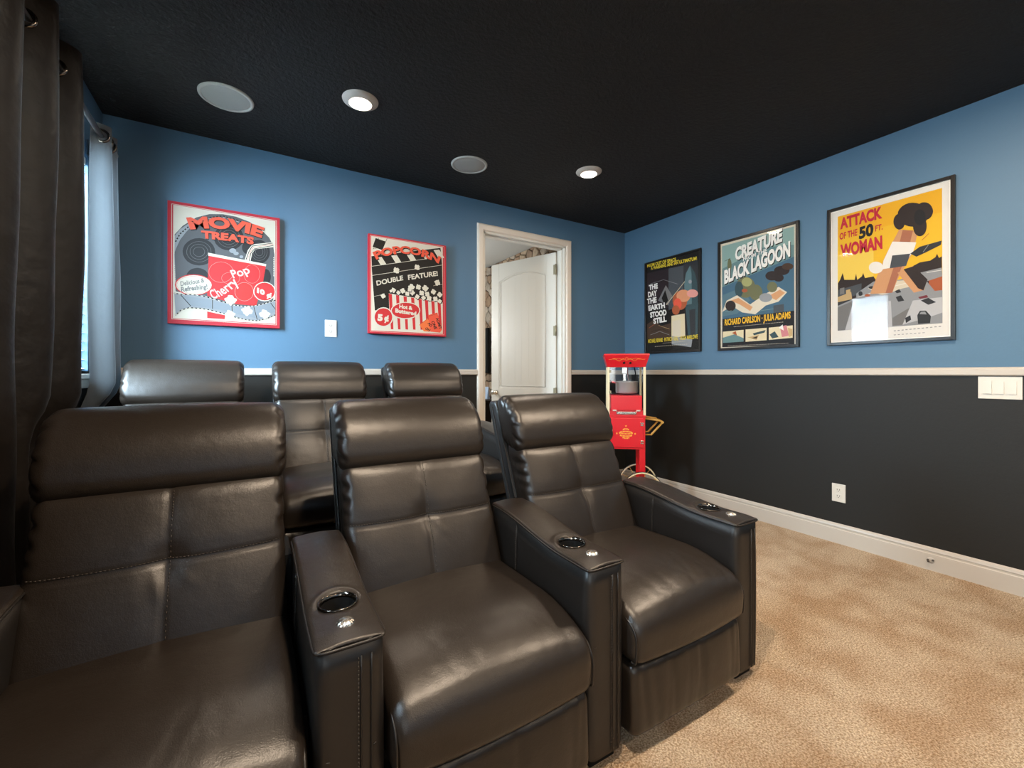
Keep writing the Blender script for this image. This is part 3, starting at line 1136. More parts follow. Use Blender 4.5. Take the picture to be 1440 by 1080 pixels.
t = thing('cable_stub', (X1 - 0.016, 0.945, 0.062), -PI / 2, 'small dark cable end poking out of the baseboard', 'cable')
MB().tube([(-0.012, 0.0, 0.0), (-0.010, -0.014, 0.002), (-0.004, -0.024, -0.004)], 0.006, 8).build('wire', M_SLOT, t)
MB().tube([(0.010, 0.0, 0.002), (0.012, -0.012, 0.006), (0.016, -0.02, 0.008)], 0.006, 8).build('wire', M_SLOT, t)
MB().lathe([(0.018, 0.0), (0.018, -0.003), (0.008, -0.004)], n=16, axis='y').build('grommet', M_TRIM, t)

# ----------------------------------------------------------------- printed pictures
ARTS = {  # shapes laid out in image pixels, mapped by homography, baked here in millimetres
 'treats': [
  ('p','red',[(0,770),(620,770),(620,0),(0,0)]),
  ('l','cream',3,[(21,751),(600,750),(600,23),(22,28),(21,751)]),
  ('p','cream',[(29,747),(594,745),(594,30),(27,33)]),
  ('p','grey',[(36,561),(77,623),(146,688),(216,723),(289,736),(363,733),(438,713),(508,671),(556,624),(580,573),(588,510),(588,282),(579,181),(438,136),(287,144),(179,179),(41,203),(35,336)]),
  ('p','silver',[(36,552),(63,598),(111,647),(125,630),(94,586),(63,531),(42,470),(35,444)]),
  ('d','black',7,[(40,515),(63,569),(111,628)],9),
  ('d','black',6,[(216,701),(289,724),(363,713),(431,691)],9),
  ('d','silver',6,[(209,691),(289,715),(363,704),(423,686)],12),
  ('l','silver',2.5,[(35,436),(40,253)]),
  ('d','cream',4,[(35,369),(39,261)],6),
  ('d','cream',4,[(583,492),(583,355)],6),
  ('p','darkgrey',[(247,480),(244,456),(235,434),(222,414),(203,397),(182,386),(160,381),(138,382),(118,388),(100,400),(87,417),(79,437),(76,459),(79,482),(87,504),(101,524),(118,540),(139,552),(161,558),(183,558),(204,552),(222,540),(236,523),(244,503)]),
  ('p','darkgrey',[(405,599),(402,576),(394,554),(380,535),(363,519),(343,508),(321,502),(300,502),(280,508),(263,520),(250,535),(242,555),(240,576),(243,598),(251,620),(264,639),(280,655),(300,667),(322,673),(343,673),(363,668),(381,657),(394,641),(403,621)]),
  ('p','darkgrey',[(560,525),(558,503),(551,482),(540,464),(526,449),(510,439),(492,434),(475,435),(459,442),(445,453),(435,469),(428,488),(426,509),(428,530),(435,551),(445,569),(459,584),(475,594),(492,599),(510,599),(526,593),(540,582),(551,566),(558,547)]),
  ('p','darkgrey',[(213,311),(211,295),(205,280),(195,267),(183,256),(168,249),(153,246),(137,246),(123,251),(111,259),(102,271),(96,285),(94,300),(96,315),(102,330),(111,343),(123,354),(138,361),(153,365),(169,364),(183,360),(196,352),(205,340),(211,326)]),
  ('p','darkgrey',[(566,353),(565,339),(562,326),(557,314),(551,305),(543,299),(536,296),(528,297),(521,302),(514,310),(510,321),(507,334),(506,348),(507,362),(510,375),(514,387),(521,396),(528,402),(536,405),(543,404),(551,399),(557,391),(562,380),(565,367)]),
  ('p','darkgrey',[(465,540),(464,529),(460,517),(455,508),(448,500),(439,494),(430,492),(422,492),(413,495),(406,502),(401,510),(397,520),(396,532),(397,543),(401,554),(406,564),(413,572),(422,578),(431,580),(440,580),(448,577),(455,571),(461,562),(464,552)]),
  ('l','midgrey',1.4,[(191,473),(190,466),(188,459),(184,453),(179,447),(173,443),(167,440),(160,438),(154,438),(147,440),(142,443),(137,447),(134,453),(131,459),(131,466),(131,473),(134,479),(137,486),(142,491),(148,496),(154,499),(161,500),(167,500),(174,499),(179,496),(184,492),(188,486),(190,480),(191,473)]),
  ('l','midgrey',1.4,[(351,591),(350,585),(348,578),(344,572),(340,567),(334,562),(328,559),(321,558),(315,557),(309,559),(303,562),(299,566),(295,571),(293,577),(293,584),(293,590),(295,597),(299,603),(303,608),(309,613),(315,616),(322,617),(328,618),(334,616),(340,613),(344,609),(348,604),(350,598),(351,591)]),
  ('l','midgrey',1.4,[(518,520),(518,514),(516,508),(513,502),(510,497),(506,494),(501,491),(496,490),(491,490),(487,491),(483,494),(479,498),(477,503),(475,509),(474,515),(475,521),(477,527),(479,532),(483,537),(487,541),(491,544),(496,545),(501,545),(506,543),(510,541),(514,537),(516,532),(518,526),(518,520)]),
  ('l','midgrey',1.4,[(208,475),(207,464),(203,453),(197,443),(190,435),(181,428),(171,423),(160,421),(150,421),(140,423),(131,428),(124,435),(118,443),(115,453),(114,464),(115,475),(118,485),(124,495),(131,504),(140,511),(150,515),(161,518),(171,518),(181,516),(190,511),(198,504),(203,496),(207,486),(208,475)]),
  ('l','midgrey',1.4,[(367,594),(366,583),(363,573),(357,563),(350,554),(341,548),(332,543),(321,540),(311,540),(302,543),(293,547),(286,553),(281,562),(277,571),(276,581),(277,592),(281,602),(286,612),(293,620),(302,627),(311,632),(322,634),(332,635),(341,633),(350,628),(357,622),(363,614),(366,604),(367,594)]),
  ('l','midgrey',1.4,[(531,522),(530,512),(527,502),(523,493),(518,486),(511,480),(504,476),(496,474),(489,474),(481,476),(475,481),(469,487),(465,495),(463,504),(462,513),(463,523),(465,532),(470,541),(475,549),(481,555),(489,559),(496,561),(504,561),(511,558),(518,554),(523,548),(528,540),(530,531),(531,522)]),
  ('l','midgrey',1.4,[(225,477),(224,462),(219,447),(211,434),(201,422),(188,413),(175,406),(160,403),(146,403),(133,407),(121,413),(111,422),(103,434),(98,447),(97,462),(99,476),(103,491),(111,504),(121,516),(133,525),(146,532),(161,536),(175,536),(189,533),(201,526),(211,517),(219,506),(224,492),(225,477)]),
  ('l','midgrey',1.4,[(384,596),(383,581),(378,567),(370,554),(360,542),(348,533),(335,527),(321,523),(308,523),(294,526),(283,532),(273,541),(266,552),(261,565),(260,579),(262,593),(266,607),(273,620),(283,632),(295,641),(308,648),(322,652),(335,652),(349,649),(361,643),(370,634),(378,623),(383,610),(384,596)]),
  ('l','midgrey',1.4,[(544,523),(542,510),(539,497),(533,485),(526,474),(517,466),(507,461),(496,458),(486,458),(476,462),(467,468),(460,476),(454,487),(451,499),(450,512),(451,525),(454,538),(460,550),(467,560),(476,568),(486,574),(496,577),(507,576),(517,573),(526,567),(533,559),(539,548),(542,536),(544,523)]),
  ('p','silver',[(363,505),(362,501),(360,497),(357,494),(353,491),(349,488),(344,487),(339,487),(334,488),(330,490),(327,493),(325,497),(324,501),(325,505),(327,509),(330,512),(334,515),(339,518),(344,519),(349,519),(353,518),(357,516),(360,513),(362,509)]),
  ('p','silver',[(377,490),(377,486),(375,483),(373,480),(370,478),(366,476),(362,475),(358,475),(355,476),(352,478),(349,480),(348,483),(347,486),(348,489),(349,492),(352,495),(355,497),(358,499),(362,500),(366,500),(370,499),(373,498),(375,495),(377,493)]),
  ('p','silver',[(403,471),(403,468),(402,466),(400,463),(398,462),(395,460),(392,460),(390,460),(387,460),(385,462),(383,463),(382,466),(382,468),(382,471),(383,473),(385,475),(387,477),(390,478),(392,479),(395,479),(398,478),(400,477),(402,475),(403,473)]),
  ('p','printred',[(212,457),(536,429),(516,294),(478,146),(362,149),(204,190)]),
  ('p','cream',[(209,470),(538,438),(536,423),(210,451)]),
  ('l','pink',1.6,[(347,359),(345,343),(340,328),(332,315),(321,303),(308,294),(294,287),(279,284),(264,285),(250,288),(237,295),(227,305),(219,317),(214,331),(213,345),(214,360),(219,375),(227,389),(238,400),(250,410),(264,416),(279,420),(294,420),(308,416),(321,409),(332,400),(340,388),(345,374),(347,359)]),
  ('l','pink',1.4,[(383,323),(382,314),(378,305),(372,297),(364,290),(354,284),(343,280),(332,278),(321,278),(310,280),(301,284),(293,290),(287,297),(283,305),(282,313),(283,322),(287,331),(293,339),(301,346),(310,351),(321,355),(332,357),(343,357),(354,356),(364,352),(372,346),(378,339),(382,331),(383,323)]),
  ('p','scarlet',[(461,240),(459,224),(454,209),(446,196),(435,186),(422,179),(409,176),(395,177),(383,182),(372,191),(364,203),(359,217),(357,232),(359,248),(364,263),(372,276),(383,286),(395,293),(409,297),(422,296),(435,291),(446,282),(454,270),(459,256)]),
  ('l','pink',2,[(463,240),(461,226),(457,213),(451,200),(442,190),(432,182),(421,176),(409,174),(397,175),(386,179),(375,185),(367,194),(361,206),(357,218),(356,232),(357,246),(361,259),(367,271),(376,282),(386,290),(397,296),(409,298),(421,298),(432,294),(442,288),(451,279),(457,267),(461,254),(463,240)]),
  ('l','pink',1.4,[(500,365),(499,351),(495,337),(490,325),(482,314),(474,306),(464,300),(453,298),(443,299),(433,302),(425,309),(417,318),(412,329),(408,342),(407,356),(409,370),(412,383),(417,396),(425,406),(433,415),(443,420),(453,423),(464,422),(474,419),(482,412),(490,403),(495,392),(499,379),(500,365)]),
  ('a','rose','Cherry',(233,170),(302,197),(381,291),58,0.015),
  ('a','rose','Pop',(347,319),(392,337),(447,369),54,0.015),
  ('p','cream',[(411,449),(429,518),(455,561),(580,597),(580,562),(473,532),(455,502),(444,442)]),
  ('l','black',4,[(419,453),(436,510),(455,550),(576,589)]),
  ('l','black',4,[(437,448),(447,501),(469,534),(580,573)]),
  ('l','printred',2,[(427,451),(442,506),(461,542),(580,582)]),
  ('p','printred',[(234,261),(230,243),(220,226),(204,210),(183,198),(159,189),(134,185),(108,185),(85,190),(65,199),(50,212),(40,227),(37,244),(41,262),(50,279),(65,294),(85,307),(109,316),(134,320),(160,321),(184,316),(204,307),(220,294),(230,279)]),
  ('p','cream',[(228,261),(225,244),(215,228),(200,214),(180,202),(158,195),(134,191),(110,191),(88,195),(69,204),(55,215),(46,229),(43,245),(46,261),(55,276),(69,290),(88,302),(110,310),(134,315),(158,315),(181,311),(200,303),(215,291),(225,277)]),
  ('l','printred',1.2,[(223,260),(221,247),(214,235),(203,223),(189,213),(172,205),(153,199),(134,197),(114,196),(96,199),(80,204),(66,212),(56,222),(49,233),(47,245),(50,258),(56,270),(66,281),(80,291),(96,299),(115,305),(134,309),(154,309),(172,307),(189,302),(203,294),(214,284),(221,273),(223,260)]),
  ('t','midgrey','Delicious &',(67,238),(190,275),(64,267),0.02),
  ('t','midgrey','Refreshing!',(70,202),(207,235),(67,233),0.03),
  ('p','cream',[(595,254),(593,236),(586,219),(575,204),(561,193),(545,185),(528,181),(510,182),(494,188),(481,198),(470,211),(464,226),(462,243),(464,260),(471,277),(481,292),(495,303),(510,311),(528,315),(545,315),(561,309),(575,300),(586,287),(593,271)]),
  ('p','printred',[(589,253),(587,237),(581,222),(571,208),(558,197),(543,190),(528,187),(512,188),(497,193),(485,202),(475,214),(469,228),(467,244),(469,259),(475,275),(485,288),(497,299),(512,306),(528,310),(543,309),(558,304),(571,296),(581,284),(587,269)]),
  ('t','cream','10',(482,236),(528,221),(484,272),0.06),
  ('t','cream','¢',(539,210),(570,208),(541,247),0.05),
  ('p','silver',[(34,194),(75,189),(144,192),(194,189),(236,173),(287,159),(347,142),(407,137),(469,145),(532,169),(592,199),(592,95),(539,62),(484,44),(422,47),(361,62),(302,79),(236,97),(172,106),(109,107),(68,87),(41,52)]),
  ('p','greyblue',[(68,180),(229,164),(229,111),(117,117)]),
  ('p','greyblue',[(238,161),(335,136),(339,93),(238,108)]),
  ('p','greyblue',[(343,133),(461,135),(478,62),(346,86)]),
  ('p','greyblue',[(470,136),(565,173),(590,136),(590,113),(488,58)]),
  ('l','black',6,[(34,189),(75,187),(144,189),(194,184),(236,172),(287,158),(347,141),(407,137),(469,145),(532,167),(592,195)]),
  ('l','black',6,[(41,52),(68,86),(109,105),(172,105),(236,95),(302,78),(361,60),(422,47),(484,45),(539,62),(592,92)]),
  ('d','cream',4,[(34,189),(75,187),(144,189),(194,184),(236,172),(287,158),(347,141),(407,137),(469,145),(532,167),(592,195)],9),
  ('d','cream',4,[(41,52),(68,86),(109,105),(172,105),(236,95),(302,78),(361,60),(422,47),(484,45),(539,62),(592,92)],9),
  ('l','black',4,[(68,181),(117,117)]),
  ('l','black',4,[(233,164),(233,107)]),
  ('l','black',4,[(339,138),(341,90)]),
  ('l','black',4,[(465,136),(484,53)]),
  ('l','black',4,[(565,173),(592,132)]),
  ('p','printred',[(204,88),(302,70),(298,44),(204,45)]),
  ('k','cream',(332,173),34),
  ('k','cream',(328,76),30),
  ('k','cream',(426,108),33),
  ('k','cream',(528,92),33),
  ('a','black','MOVIE',(119,598),(318,659),(512,607),78,0.06),
  ('a','orange','MOVIE',(116,604),(315,666),(510,613),76,0.055),
  ('a','black','TREATS',(177,553),(321,561),(465,554),50,0.06),
  ('a','orange','TREATS',(175,558),(319,567),(463,560),50,0.055),
 ],
 'popcorn': [
  ('p','red',[(0,770),(640,770),(640,0),(0,0)]),
  ('l','pink',4,[(14,757),(621,760),(622,15),(13,15),(14,757)]),
  ('p','cream',[(21,753),(610,754),(611,23),(21,22)]),
  ('p','black',[(55,742),(131,727),(106,655),(32,670)]),
  ('l','black',3,[(79,745),(37,654)]),
  ('l','black',3,[(143,751),(102,647)]),
  ('l','black',2,[(32,653),(61,662)]),
  ('p','black',[(23,596),(590,745),(604,608),(26,520)]),
  ('p','cream',[(57,590),(101,601),(141,544),(97,533)]),
  ('p','cream',[(175,621),(220,633),(261,574),(215,563)]),
  ('p','cream',[(296,654),(343,666),(385,605),(338,593)]),
  ('p','cream',[(416,686),(464,699),(508,636),(460,623)]),
  ('p','cream',[(529,716),(579,729),(624,665),(574,652)]),
  ('p','black',[(24,517),(481,639),(604,606),(611,278),(174,200),(49,178)]),
  ('l','cream',3,[(24,518),(481,639)]),
  ('l','cream',3,[(25,447),(604,602)]),
  ('l','cream',2,[(41,286),(109,307)]),
  ('l','cream',2,[(526,419),(610,442)]),
  ('t','cream','DOUBLE',(64,372),(273,439),(58,409),0.03),
  ('t','cream','FEATURE!',(314,444),(567,508),(309,484),0.03),
  ('p','cream',[(156,321),(609,288),(608,53),(166,39)]),
  ('p','printred',[(156,319),(182,316),(193,39),(173,39)]),
  ('p','printred',[(213,315),(239,312),(250,41),(230,41)]),
  ('p','printred',[(274,310),(301,307),(312,43),(291,44)]),
  ('p','printred',[(336,305),(363,302),(374,45),(353,46)]),
  ('p','printred',[(399,300),(426,297),(437,48),(416,48)]),
  ('p','printred',[(452,296),(480,293),(490,50),(469,50)]),
  ('p','printred',[(508,292),(536,288),(547,52),(525,52)]),
  ('p','printred',[(562,287),(591,284),(602,54),(580,54)]),
  ('k','black',(197,342),21),
  ('k','cream',(193,349),20),
  ('k','black',(237,327),17),
  ('k','cream',(233,334),17),
  ('k','black',(273,346),22),
  ('k','cream',(268,352),22),
  ('k','black',(309,325),19),
  ('k','cream',(305,332),19),
  ('k','black',(344,382),27),
  ('k','cream',(340,389),27),
  ('k','black',(350,339),22),
  ('k','cream',(346,345),22),
  ('k','black',(392,309),21),
  ('k','cream',(388,316),20),
  ('k','black',(402,388),23),
  ('k','cream',(398,395),23),
  ('k','black',(429,342),23),
  ('k','cream',(425,349),23),
  ('k','black',(461,385),27),
  ('k','cream',(456,391),27),
  ('k','black',(477,337),22),
  ('k','cream',(473,344),22),
  ('k','black',(494,305),23),
  ('k','cream',(489,311),23),
  ('k','black',(531,363),23),
  ('k','cream',(527,369),23),
  ('k','black',(548,305),23),
  ('k','cream',(544,311),23),
  ('k','black',(586,344),23),
  ('k','cream',(582,350),23),
  ('k','black',(587,289),19),
  ('k','cream',(582,295),19),
  ('k','black',(329,361),19),
  ('k','cream',(325,367),19),
  ('k','black',(445,305),19),
  ('k','cream',(441,311),19),
  ('k','black',(177,334),13),
  ('k','cream',(173,340),12),
  ('k','cream',(216,509),26),
  ('k','cream',(386,555),24),
  ('k','cream',(561,448),26),
  ('k','cream',(112,296),20),
  ('p','cream',[(413,206),(409,187),(397,170),(377,154),(352,140),(323,131),(291,126),(260,126),(231,131),(206,140),(188,153),(176,168),(172,185),(175,203),(187,221),(205,237),(230,250),(259,259),(290,265),(321,265),(351,261),(376,252),(396,240),(409,224)]),
  ('p','printred',[(405,205),(401,189),(390,172),(371,158),(348,146),(320,138),(291,133),(262,133),(235,137),(212,145),(194,156),(183,170),(179,186),(183,202),(194,218),(211,232),(234,244),(261,253),(290,258),(319,258),(347,255),(371,247),(389,236),(401,221)]),
  ('t','cream','Hot &',(239,210),(347,203),(240,242),0.05),
  ('t','cream','Buttered',(207,174),(379,159),(208,208),0.05),
  ('p','cream',[(191,137),(189,116),(181,97),(169,80),(153,67),(135,58),(115,54),(95,55),(77,62),(61,73),(49,87),(41,105),(39,125),(41,145),(48,164),(60,180),(75,194),(93,203),(113,208),(133,207),(152,201),(168,190),(180,175),(188,157)]),
  ('p','printred',[(183,136),(181,118),(174,100),(163,85),(149,73),(132,65),(115,61),(97,63),(81,68),(66,78),(56,92),(49,108),(46,125),(48,143),(55,160),(65,176),(79,188),(96,196),(113,200),(131,199),(148,194),(162,184),(173,170),(180,154)]),
  ('t','cream','5',(68,99),(108,98),(69,153),0.07),
  ('t','cream','¢',(119,99),(156,96),(121,153),0.05),
  ('p','orange2',[(405,88),(475,145),(529,68),(492,35),(443,36)]),
  ('l','black',1.5,[(411,92),(475,140)]),
  ('p','orange',[(480,172),(561,199),(601,57),(584,32),(499,36)]),
  ('l','black',1.5,[(485,163),(559,188)]),
  ('t','black','ADMIT',(545,151),(579,58),(568,159),0.04),
  ('t','black','ONE',(505,120),(535,55),(531,128),0.04),
  ('t','black','AD',(473,100),(499,71),(492,117),0.04),
  ('t','black','ON',(450,55),(486,36),(467,72),0.04),
  ('a','black','POPCORN',(64,566),(301,708),(575,603),62,0.05),
  ('a','orange','POPCORN',(60,573),(297,714),(571,609),62,0.045),
 ],
 'space': [
  ('p','ink',[(0,950),(660,950),(660,0),(0,0)]),
  ('p','plum',[(21,840),(295,832),(295,446),(21,457)]),
  ('p','slate',[(295,832),(468,827),(468,447),(295,423)]),
  ('p','slatedark',[(468,852),(627,844),(627,491),(468,492)]),
  ('l','silver',3,[(68,721),(233,734),(402,661)]),
  ('p','midgrey',[(167,535),(262,674),(340,556),(291,470)]),
  ('p','ink',[(211,552),(255,628),(291,517),(248,476)]),
  ('p','teal',[(482,445),(476,648),(495,746),(540,812),(590,737),(615,645),(625,448)]),
  ('p','tealdark',[(559,446),(556,733),(540,812),(590,737),(615,645),(625,448)]),
  ('p','silver',[(559,655),(558,651),(556,647),(553,644),(550,642),(546,641),(541,641),(536,642),(532,645),(528,648),(525,653),(524,657),(523,662),(524,666),(525,670),(528,674),(532,676),(536,677),(541,676),(546,675),(550,672),(553,669),(556,665),(558,660)]),
  ('p','tealdark',[(488,444),(627,447),(621,154),(520,128)]),
  ('p','slatedark',[(531,394),(596,397),(596,156),(546,148)]),
  ('p','rust',[(510,486),(507,463),(499,442),(487,426),(470,413),(450,407),(429,406),(407,412),(387,424),(369,441),(356,462),(347,485),(344,509),(347,533),(356,554),(369,571),(387,583),(407,589),(429,588),(450,582),(470,570),(487,553),(499,532),(507,509)]),
  ('p','skin',[(546,525),(543,510),(536,498),(524,487),(508,480),(489,477),(468,478),(448,483),(429,492),(412,503),(399,518),(391,533),(388,549),(391,564),(399,577),(412,587),(429,594),(448,597),(468,595),(489,590),(508,581),(524,569),(536,555),(543,540)]),
  ('p','pink',[(625,535),(623,525),(617,517),(607,511),(595,507),(581,505),(565,507),(549,510),(535,516),(522,524),(512,533),(506,544),(504,554),(506,563),(512,571),(522,578),(535,582),(549,583),(565,582),(581,578),(595,572),(607,564),(617,554),(623,544)]),
  ('p','orange',[(447,461),(446,446),(441,433),(434,422),(425,415),(414,410),(402,410),(390,413),(379,420),(369,431),(361,444),(357,458),(355,473),(357,488),(361,501),(369,512),(379,520),(390,524),(402,524),(414,520),(425,513),(434,503),(441,490),(446,476)]),
  ('p','rust',[(425,407),(423,395),(419,385),(412,376),(403,370),(393,367),(381,366),(370,369),(359,375),(350,383),(343,394),(339,406),(337,418),(339,430),(343,440),(350,449),(359,455),(370,458),(381,458),(393,455),(403,449),(412,441),(419,430),(423,419)]),
  ('p','cream2',[(330,361),(482,366),(488,152),(330,140)]),
  ('p','bone',[(341,307),(435,315),(435,156),(347,151)]),
  ('p','silver',[(333,163),(565,114),(552,43),(333,82)]),
  ('l','cream2',5,[(269,479),(482,670)]),
  ('p','brown',[(24,308),(114,348),(204,273),(322,292),(322,152),(27,154)]),
  ('l','rust',4,[(52,269),(144,309)]),
  ('l','sand',3,[(174,282),(305,235)]),
  ('l','silver',3,[(68,194),(189,221),(305,177)]),
  ('l','black',4,[(83,229),(219,242),(319,199)]),
  ('t','yellow','FROM OUT OF SPACE....',(27,898),(418,884),(24,934),0.03),
  ('t','yellow','A WARNING AND AN ULTIMATUM!',(76,861),(616,846),(72,894),0.03),
  ('t','white','THE',(52,657),(165,658),(47,712),0.05),
  ('t','white','DAY',(40,584),(156,587),(36,642),0.05),
  ('t','white','THE',(27,515),(150,518),(24,573),0.05),
  ('t','white','EARTH',(46,444),(254,449),(41,499),0.05),
  ('t','white','STOOD',(68,370),(274,376),(63,427),0.05),
  ('t','white','STILL',(111,302),(274,311),(105,359),0.05),
  ('t','yellow','MICHAEL RENNIE · PATRICIA NEAL · HUGH MARLOWE',(40,112),(623,119),(40,151),0.02),
  ('d','bone',3,[(226,99),(495,103)],7),
  ('d','bone',4,[(129,71),(520,74)],11),
 ],
 'lagoon': [
  ('p','bone',[(23,926),(628,924),(631,11),(26,18)]),
  ('p','teal2',[(33,912),(621,917),(624,19),(36,29)]),
  ('p','tealpale',[(33,912),(621,917),(622,777),(388,813),(33,714)]),
  ('p','bluedeep',[(33,552),(282,610),(622,687),(623,257),(36,274)]),
  ('p','bluemid',[(33,483),(216,523),(283,403),(171,306),(36,298)]),
  ('p','olive',[(326,505),(323,483),(315,464),(302,448),(285,436),(266,430),(244,430),(223,436),(202,448),(185,465),(171,485),(162,508),(159,532),(162,555),(171,575),(184,591),(202,602),(222,607),(244,606),(265,599),(285,587),(302,570),(315,550),(323,528)]),
  ('p','tealdark',[(224,505),(223,488),(219,472),(214,460),(206,450),(197,445),(188,444),(179,447),(170,455),(162,467),(156,482),(152,499),(151,516),(152,534),(156,549),(162,562),(170,572),(178,577),(188,577),(197,573),(206,565),(214,553),(219,539),(223,522)]),
  ('p','olivepale',[(299,553),(297,544),(293,535),(286,529),(277,524),(267,522),(255,523),(244,526),(233,532),(224,539),(217,548),(212,558),(211,568),(212,577),(217,586),(224,592),(233,597),(244,598),(255,598),(267,594),(277,589),(286,581),(293,572),(297,563)]),
  ('p','olive',[(384,453),(382,437),(377,422),(368,410),(358,402),(345,397),(331,397),(317,401),(304,409),(293,421),(285,435),(279,452),(277,469),(279,486),(284,501),(293,513),(304,522),(317,526),(331,526),(345,521),(357,513),(368,501),(377,486),(382,470)]),
  ('p','rust',[(261,488),(260,484),(258,481),(254,478),(249,477),(243,476),(236,476),(230,478),(224,480),(219,484),(215,487),(213,492),(212,496),(213,500),(215,503),(219,506),(224,507),(230,508),(236,507),(243,506),(249,503),(254,500),(257,496),(260,492)]),
  ('p','bone',[(36,338),(77,431),(171,463),(283,370),(409,439),(509,476),(571,425),(509,362),(410,344),(326,284),(216,312),(124,379)]),
  ('p','skin2',[(113,426),(182,439),(304,346),(283,316),(194,382)]),
  ('p','skin2',[(430,415),(519,454),(557,422),(490,375)]),
  ('p','silver',[(460,400),(458,391),(453,383),(445,377),(435,373),(423,371),(409,371),(396,374),(384,379),(373,387),(365,395),(359,405),(358,414),(359,424),(365,432),(373,438),(384,442),(396,444),(409,443),(423,440),(435,435),(445,427),(453,419),(458,410)]),
  ('p','olive',[(499,477),(498,467),(494,457),(488,450),(480,444),(470,442),(460,442),(449,445),(440,450),(431,458),(425,468),(421,479),(419,490),(421,501),(425,510),(431,518),(440,523),(449,526),(460,525),(470,522),(480,516),(488,508),(494,499),(498,488)]),
  ('p','umber',[(511,563),(509,554),(504,546),(496,539),(485,535),(473,534),(460,535),(446,538),(434,544),(423,552),(414,562),(409,572),(407,582),(409,591),(414,599),(423,606),(433,610),(446,611),(460,610),(473,606),(485,600),(496,592),(504,583),(509,573)]),
  ('p','umber',[(590,589),(588,580),(582,572),(573,566),(562,562),(548,561),(533,563),(518,567),(504,573),(492,581),(482,591),(476,601),(474,611),(476,620),(482,628),(492,634),(504,637),(518,638),(533,636),(548,632),(561,626),(573,618),(582,608),(588,598)]),
  ('p','brown',[(616,613),(615,607),(611,602),(605,597),(596,595),(586,594),(576,595),(565,598),(555,603),(546,609),(539,616),(535,623),(534,630),(535,637),(539,642),(546,646),(555,649),(565,649),(575,648),(586,645),(596,640),(605,634),(611,628),(615,620)]),
  ('p','umber',[(547,541),(546,533),(542,526),(536,521),(528,518),(519,516),(509,517),(499,520),(489,524),(481,531),(475,538),(471,546),(470,555),(471,563),(475,569),(481,575),(489,578),(499,579),(509,579),(519,576),(528,571),(536,565),(542,557),(546,549)]),
  ('p','umber',[(159,375),(158,363),(153,353),(146,345),(136,338),(125,335),(113,335),(100,338),(89,344),(79,352),(71,363),(67,374),(65,386),(67,398),(71,409),(79,417),(89,423),(100,426),(113,426),(125,423),(136,417),(146,408),(153,398),(158,387)]),
  ('p','olive',[(122,730),(121,716),(119,702),(116,691),(113,683),(108,678),(103,677),(98,680),(94,687),(90,696),(87,709),(85,723),(84,738),(85,752),(87,766),(90,777),(94,785),(98,790),(103,791),(108,788),(112,781),(116,771),(119,759),(121,745)]),
  ('l','umber',3,[(59,777),(112,789)]),
  ('l','tealpale',2,[(65,335),(124,339)]),
  ('l','tealpale',2,[(358,307),(470,310)]),
  ('p','slate',[(470,336),(548,337),(548,265),(470,263)]),
  ('p','ink2',[(36,274),(623,277),(624,19),(36,29)]),
  ('t','black','CREATURE',(159,747),(540,815),(161,856),0.05),
  ('t','white','CREATURE',(153,757),(535,824),(156,866),0.05),
  ('t','white','FROM THE',(223,740),(419,768),(225,773),0.02),
  ('t','black','BLACK LAGOON',(61,565),(599,687),(61,685),0.05),
  ('t','white','BLACK LAGOON',(55,576),(594,695),(55,696),0.05),
  ('t','gold','RICHARD CARLSON · JULIA ADAMS',(60,217),(597,220),(60,270),0.03),
  ('d','bone',3,[(143,198),(548,198)],6),
  ('p','cream2',[(43,164),(228,165),(228,67),(43,66)]),
  ('p','cream2',[(245,166),(418,165),(418,66),(245,64)]),
  ('p','cream2',[(435,164),(612,166),(612,72),(435,67)]),
  ('p','teal2',[(43,112),(148,134),(228,95),(228,67),(43,66)]),
  ('p','rust',[(125,147),(160,161),(171,121)]),
  ('p','tealdark',[(305,129),(410,148),(400,127),(316,112)]),
  ('p','sand',[(261,99),(358,114),(337,73)]),
  ('p','umber',[(294,91),(347,104),(337,83)]),
  ('p','rose2',[(519,165),(567,172),(586,89),(534,82)]),
  ('p','white',[(510,156),(539,179),(548,132)]),
  ('p','tealdark',[(440,109),(480,132),(510,84),(461,76)]),
  ('p','sand',[(577,151),(609,138),(610,88),(586,79)]),
  ('d','bone',3,[(89,38),(586,32)],6),
 ],
 'attack': [
  ('p','white',[(25,939),(631,942),(631,26),(27,23)]),
  ('p','amber',[(61,903),(598,909),(600,102),(61,102)]),
  ('p','amberdeep',[(61,903),(598,909),(598,765),(61,752)]),
  ('p','yellow2',[(60,630),(266,617),(266,423),(62,435)]),
  ('p','umber',[(62,435),(75,457),(91,503),(101,453),(161,442),(169,482),(176,439),(202,458),(209,479),(219,443),(266,445),(311,346),(311,278),(61,265)]),
  ('p','umber',[(466,472),(498,487),(545,487),(569,503),(576,522),(585,494),(597,502),(599,300),(465,300)]),
  ('p','slate',[(62,387),(200,411),(199,341),(61,314)]),
  ('p','sand',[(61,338),(141,362),(150,277),(61,229)]),
  ('p','slatedark',[(61,302),(199,318),(170,133),(61,107)]),
  ('p','rust',[(538,394),(599,403),(599,279),(541,282)]),
  ('p','midgrey',[(75,397),(101,400),(101,356),(75,353)]),
  ('p','sand',[(111,379),(136,382),(136,351),(111,348)]),
  ('p','silver',[(61,277),(199,329),(364,304),(600,299),(600,102),(61,102)]),
  ('p','silver2',[(151,313),(355,300),(364,101),(100,103)]),
  ('p','midgrey',[(61,265),(155,300),(105,102),(61,102)]),
  ('p','silver',[(170,346),(266,411),(399,398),(498,423),(597,434),(599,382),(530,364),(576,282),(600,258),(600,102),(364,109),(364,271),(170,263)]),
  ('p','bone',[(237,370),(347,397),(466,386),(530,353),(416,340),(311,312)]),
